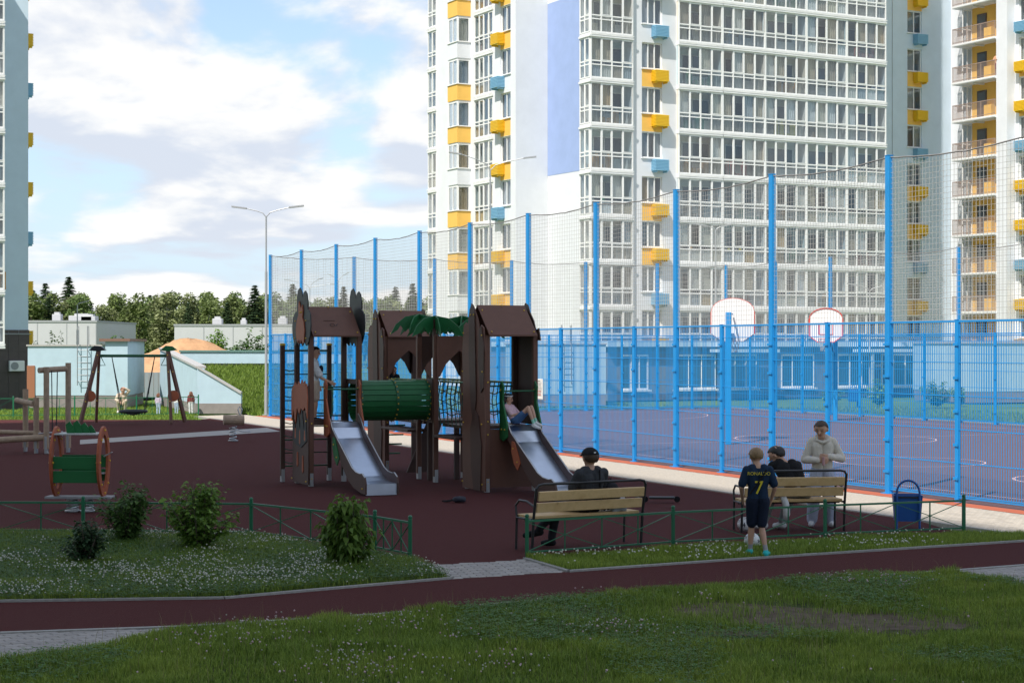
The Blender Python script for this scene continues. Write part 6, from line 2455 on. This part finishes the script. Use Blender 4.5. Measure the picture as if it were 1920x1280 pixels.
# --- girl at the top of the right slide
def play(x, y, z):
    return (x, y, z)
ox, oy = T3
J = dict(pelvis=(ox + .52, oy - .16, 1.385), neck=(ox + .44, oy + .03, 1.66), head=(ox + .45, oy + .03, 1.775),
         shL=(ox + .56, oy + .06, 1.62), shR=(ox + .36, oy - .06, 1.62), elL=(ox + .66, oy - .02, 1.48), elR=(ox + .44, oy - .20, 1.46), wrL=(ox + .70, oy - .20, 1.52), wrR=(ox + .58, oy - .32, 1.52),
         hipL=(ox + .60, oy - .15, 1.375), hipR=(ox + .50, oy - .24, 1.375), knL=(ox + .78, oy - .34, 1.63), knR=(ox + .68, oy - .42, 1.62), anL=(ox + .82, oy - .48, 1.34), anR=(ox + .74, oy - .56, 1.31), toL=(ox + .88, oy - .58, 1.29), toR=(ox + .80, oy - .68, 1.24))
GIRL = person('girl in pale pink top and denim shorts sitting at the top of the slide', PO, PANG, 1.22, J, fwd=(.6, -.8, 0), look=(.8, -.45, -.35), top=c_pink, bottom=c_denim, shoe=c_white, sock=c_mint, hair=h_black, hairstyle='long', legs='short', voxel=.008)
MB().tube([(ox + .45 + .085 * math.cos(a * .5236), oy + .03 + .085 * math.sin(a * .5236), 1.83) for a in range(13)], .012, 6).build('hair_band', c_white, GIRL)

# --- boy standing in the owl tower
hb = 1.50
J = stand(hb)
q = lambda v: (v[0] * .45 - v[1] * .9, v[0] * .9 + v[1] * .45, v[2])      # turned to face along the tunnel
J = {k: tuple(a + b for a, b in zip(q((v[0], v[1], v[2])), (.20, .42, DECK))) for k, v in J.items()}
J['wrR'] = (.42, .10, DECK + .80); J['elR'] = (.28, .20, DECK + .88)
TB = person('boy in a white tee standing inside the owl tower', PO, PANG, hb, J, fwd=(.9, -.45, 0), look=(.8, -.6, -.05), top=c_white, bottom=c_beige, shoe=c_dark, hair=h_black, hairstyle='short', legs='shorts', wide=1.2, loose=1.25, voxel=.009)
pr = MB()
pr.ball((.31, .33, DECK + 1.06), (.05, .055, .08), 8, 6)
pr.build('shirt_print', c_dark, TB)

# --- child half hidden in the middle tower
J = stand(1.06)
J = {k: (v[0] + T2[0] + .30, v[1] + T2[1] + .40, v[2] + DECK) for k, v in J.items()}
person('small child in dark clothes inside the middle tower', PO, PANG, 1.06, J, top=c_dark, bottom=c_dark, shoe=c_black, hair=h_black, hairstyle='long', sleeve='long', voxel=.010)

# --- people beyond the far fence
J = dict(pelvis=(0, .1, .36), neck=(.02, -.05, .82), head=(.05, -.10, .94), shL=(.18, -.03, .76), shR=(-.15, -.03, .76), elL=(.30, -.10, .92), elR=(-.24, -.16, .56), wrL=(.16, -.14, 1.02), wrR=(-.10, -.30, .45),
         hipL=(.10, .1, .34), hipR=(-.10, .1, .34), knL=(.16, -.28, .52), knR=(-.16, -.28, .52), anL=(.14, -.06, .08), anR=(-.14, -.06, .08), toL=(.18, -.22, .04), toR=(-.18, -.22, .04))
person('woman in beige crouching behind the far low fence, left of the swing seat', G(228, 774), R(15), 1.62, J, look=(.5, -1, -.3), top=c_beige, bottom=c_beige, shoe=c_white, hair=h_red, hairstyle='short', sleeve='long', voxel=.016)
person('toddler in a lilac top and light jeans behind the far low fence', G(297, 776.5), R(170), .86, stand(.86), top=cloth('lilac', (.50, .42, .52)), bottom=c_ltbl, shoe=c_white, hair=h_red, hairstyle='long', sleeve='long', fat=1.15, voxel=.012)
person('child with long chestnut hair and a maroon top near the ramp wall', G(358, 776), R(195), .92, stand(.92), top=c_maroon, bottom=c_white, shoe=c_white, hair=h_red, hairstyle='long', sleeve='long', fat=1.15, voxel=.012)
person('small child in white half hidden behind the right swing posts', G(331, 775), R(160), .84, stand(.84), top=c_white, bottom=c_ltbl, shoe=c_white, hair=h_brown, hairstyle='short', sleeve='long', fat=1.15, voxel=.012)

# --- man on an open balcony of the right block
def on_balcony():
    ca, sa = math.cos(BANG), math.sin(BANG)
    best = None
    for i in range(100):
        y = -5.8 + i * .04
        w = Vector((RW.x + (-.85) * ca - y * sa, RW.y + (-.85) * sa + y * ca, 0))
        e = abs(960 + FPX * w.x / w.y - 1874)
        if best is None or e < best[0]: best = (e, w)
    p = best[1]; p.z = Z0 + 7 * ST - .02
    J = stand(1.75)
    J.update(wrL=(.10, -.32, 1.16), elL=(.26, -.12, 1.12), wrR=(-.10, -.32, 1.16), elR=(-.26, -.12, 1.12))
    person('person in red shorts leaning on an upper balcony rail at the right', p, BANG - R(60), 1.75, J, top=c_orange, bottom=c_red, shoe=c_white, hair=h_brown, legs='shorts', voxel=.02, face=False)
on_balcony()

# ================================================================== SMALL THINGS
def in_bench(T, x, y, z):
    a = T.rotation_euler.z
    return Vector((T.location.x + x * math.cos(a) - y * math.sin(a), T.location.y + x * math.sin(a) + y * math.cos(a), z))
def lump(seed, rx, ry, rz, n=18, m=12, rough=.12):
    """soft irregular closed body for bags and folded cloth"""
    r = np.random.default_rng(seed)
    ph = r.uniform(0, 6.28, 8)
    b = MB()
    b.ball((0, 0, 0), 1.0, n, m)
    vs = []
    for x, y, z in b.v:
        a = math.atan2(y, x)
        k = 1 + rough * (math.sin(3 * a + 4 * z + ph[0]) * .5 + math.sin(7 * a - 5 * z + ph[1]) * .35 + math.sin(11 * a + 9 * z + ph[2]) * .25)
        e = lambda v: math.copysign(abs(v) ** .75, v)
        vs.append((e(x) * rx * k, e(y) * ry * k, max(e(z), -.85) * rz * k))
    c = MB()
    c.v, c.f, c.m = vs, b.f, b.m
    return c
T = thing('backpack', 'dark backpack on the near bench beside the man in the cap', 'backpack', in_bench(BENCH1, 1.36, .20, .485), a1)
bk = lump(1, .16, .12, .21).build('bag_body', c_dark, T, (0, 0, .20), smooth=True)
lump(2, .11, .05, .10).build('front_pocket', c_black, T, (0, -.12, .15), smooth=True)
MB().tube([(-.05, 0, .38), (-.03, -.01, .45), (.03, -.01, .45), (.05, 0, .38)], .010, 6).build('carry_loop', c_black, T)
for s in (-1, 1):
    MB().tube([(s * .09, .11, .36), (s * .10, .17, .24), (s * .09, .11, .06)], .014, 6).build('shoulder_strap', c_black, T)
T = thing('plastic_bag', 'crumpled translucent plastic bag at the right end of the near bench', 'bag', in_bench(BENCH1, 1.44, .10, .485), a1)
lump(4, .13, .09, .10, 24, 16, .22).build('bag_body', mat('grey plastic film', (.42, .45, .50), .25, spec=.7), T, (0, -.0, .085), smooth=True)
for s in (-1, 1):
    MB().tube([(s * .06, 0, .15), (s * .05, .01, .22), (s * .02, 0, .17)], .008, 5).build('bag_handle', mat('grey plastic film', (.42, .45, .50), .25), T)
T = thing('jacket', 'white jacket lying over the seat edge of the bench beside the boy', 'jacket', in_bench(BENCH2, .47, .12, .485), a2)
lump(6, .15, .13, .09, 26, 16, .2).build('folded_body', c_white, T, (0, .03, .075), smooth=True)
sl = MB()
sl.tube([(.08, .02, .10), (.17, -.06, .06), (.22, -.09, -.06), (.235, -.08, -.22), (.225, -.07, -.30)], [.05, .055, .05, .055, .03], 10)
sl.build('hanging_sleeve', c_white, T, smooth=True)
def ball(label, p, r):
    T = thing('football', label, 'ball', p, R(20))
    b = MB()
    b.ball((0, 0, 0), r, 20, 14)
    b.build('ball_shell', mat('white ball leather', (.62, .62, .62), .4), T, (0, 0, r), smooth=True)
    ph = (1 + 5 ** .5) / 2
    pt = MB()
    for v in [(0, 1, ph), (0, -1, ph), (0, 1, -ph), (0, -1, -ph), (1, ph, 0), (-1, ph, 0), (1, -ph, 0), (-1, -ph, 0), (ph, 0, 1), (ph, 0, -1), (-ph, 0, 1), (-ph, 0, -1)]:
        n = Vector(v).normalized()
        a = n.orthogonal().normalized(); c = n.cross(a)
        vs = [n * r * 1.012] + [(n * .94 + (a * math.cos(i * 1.2566) + c * math.sin(i * 1.2566)) * .34).normalized() * r * 1.006 for i in range(5)]
        pt.add(vs, [(0, 1 + i, 1 + (i + 1) % 5) for i in range(5)])
    pt.build('dark_patches', mat('dark ball patch', (.05, .05, .06), .4), T, (0, 0, r))
ball('white football under the left end of the far bench', G(1396, 996), .11)
ball('white football in the grass beside the boy', G(1410, 1028), .11)
T = thing('shoulder_bag', 'small black bag with a strap lying on the rubber between the slides', 'bag', G(853, 941), R(5))
lump(9, .12, .09, .055).build('bag_body', mat('navy bag cloth', (.015, .018, .03), .7), T, (.08, 0, .05), smooth=True)
MB().tube([(-.02, 0, .05), (-.10, -.04, .02), (-.18, 0, .015), (-.22, .06, .02), (-.15, .10, .015), (-.08, .05, .03), (-.02, .03, .05)], .014, 6).build('bag_strap', c_black, T)
T = thing('scooter', 'black kick scooter lying flat on the rubber right of the near bench', 'scooter', G(1238, 941), R(-3))
MB().bbox(-.20, .26, -.07, .07, .06, .10, .012).build('deck', m_biron, T)
MB().tube([(-.26, -.02, .09), (-.36, .04, .10), (-.44, .06, .10)], .016, 8).build('steering_tube', m_biron, T)
MB().tube([(-.44, -.12, .10), (-.44, .22, .10)], .016, 8).build('handlebar', m_biron, T)
for x in (-.27, .30):
    MB().tube([(x, -.02, .055), (x, .02, .055)], .055, 14).build('wheel', c_black, T)
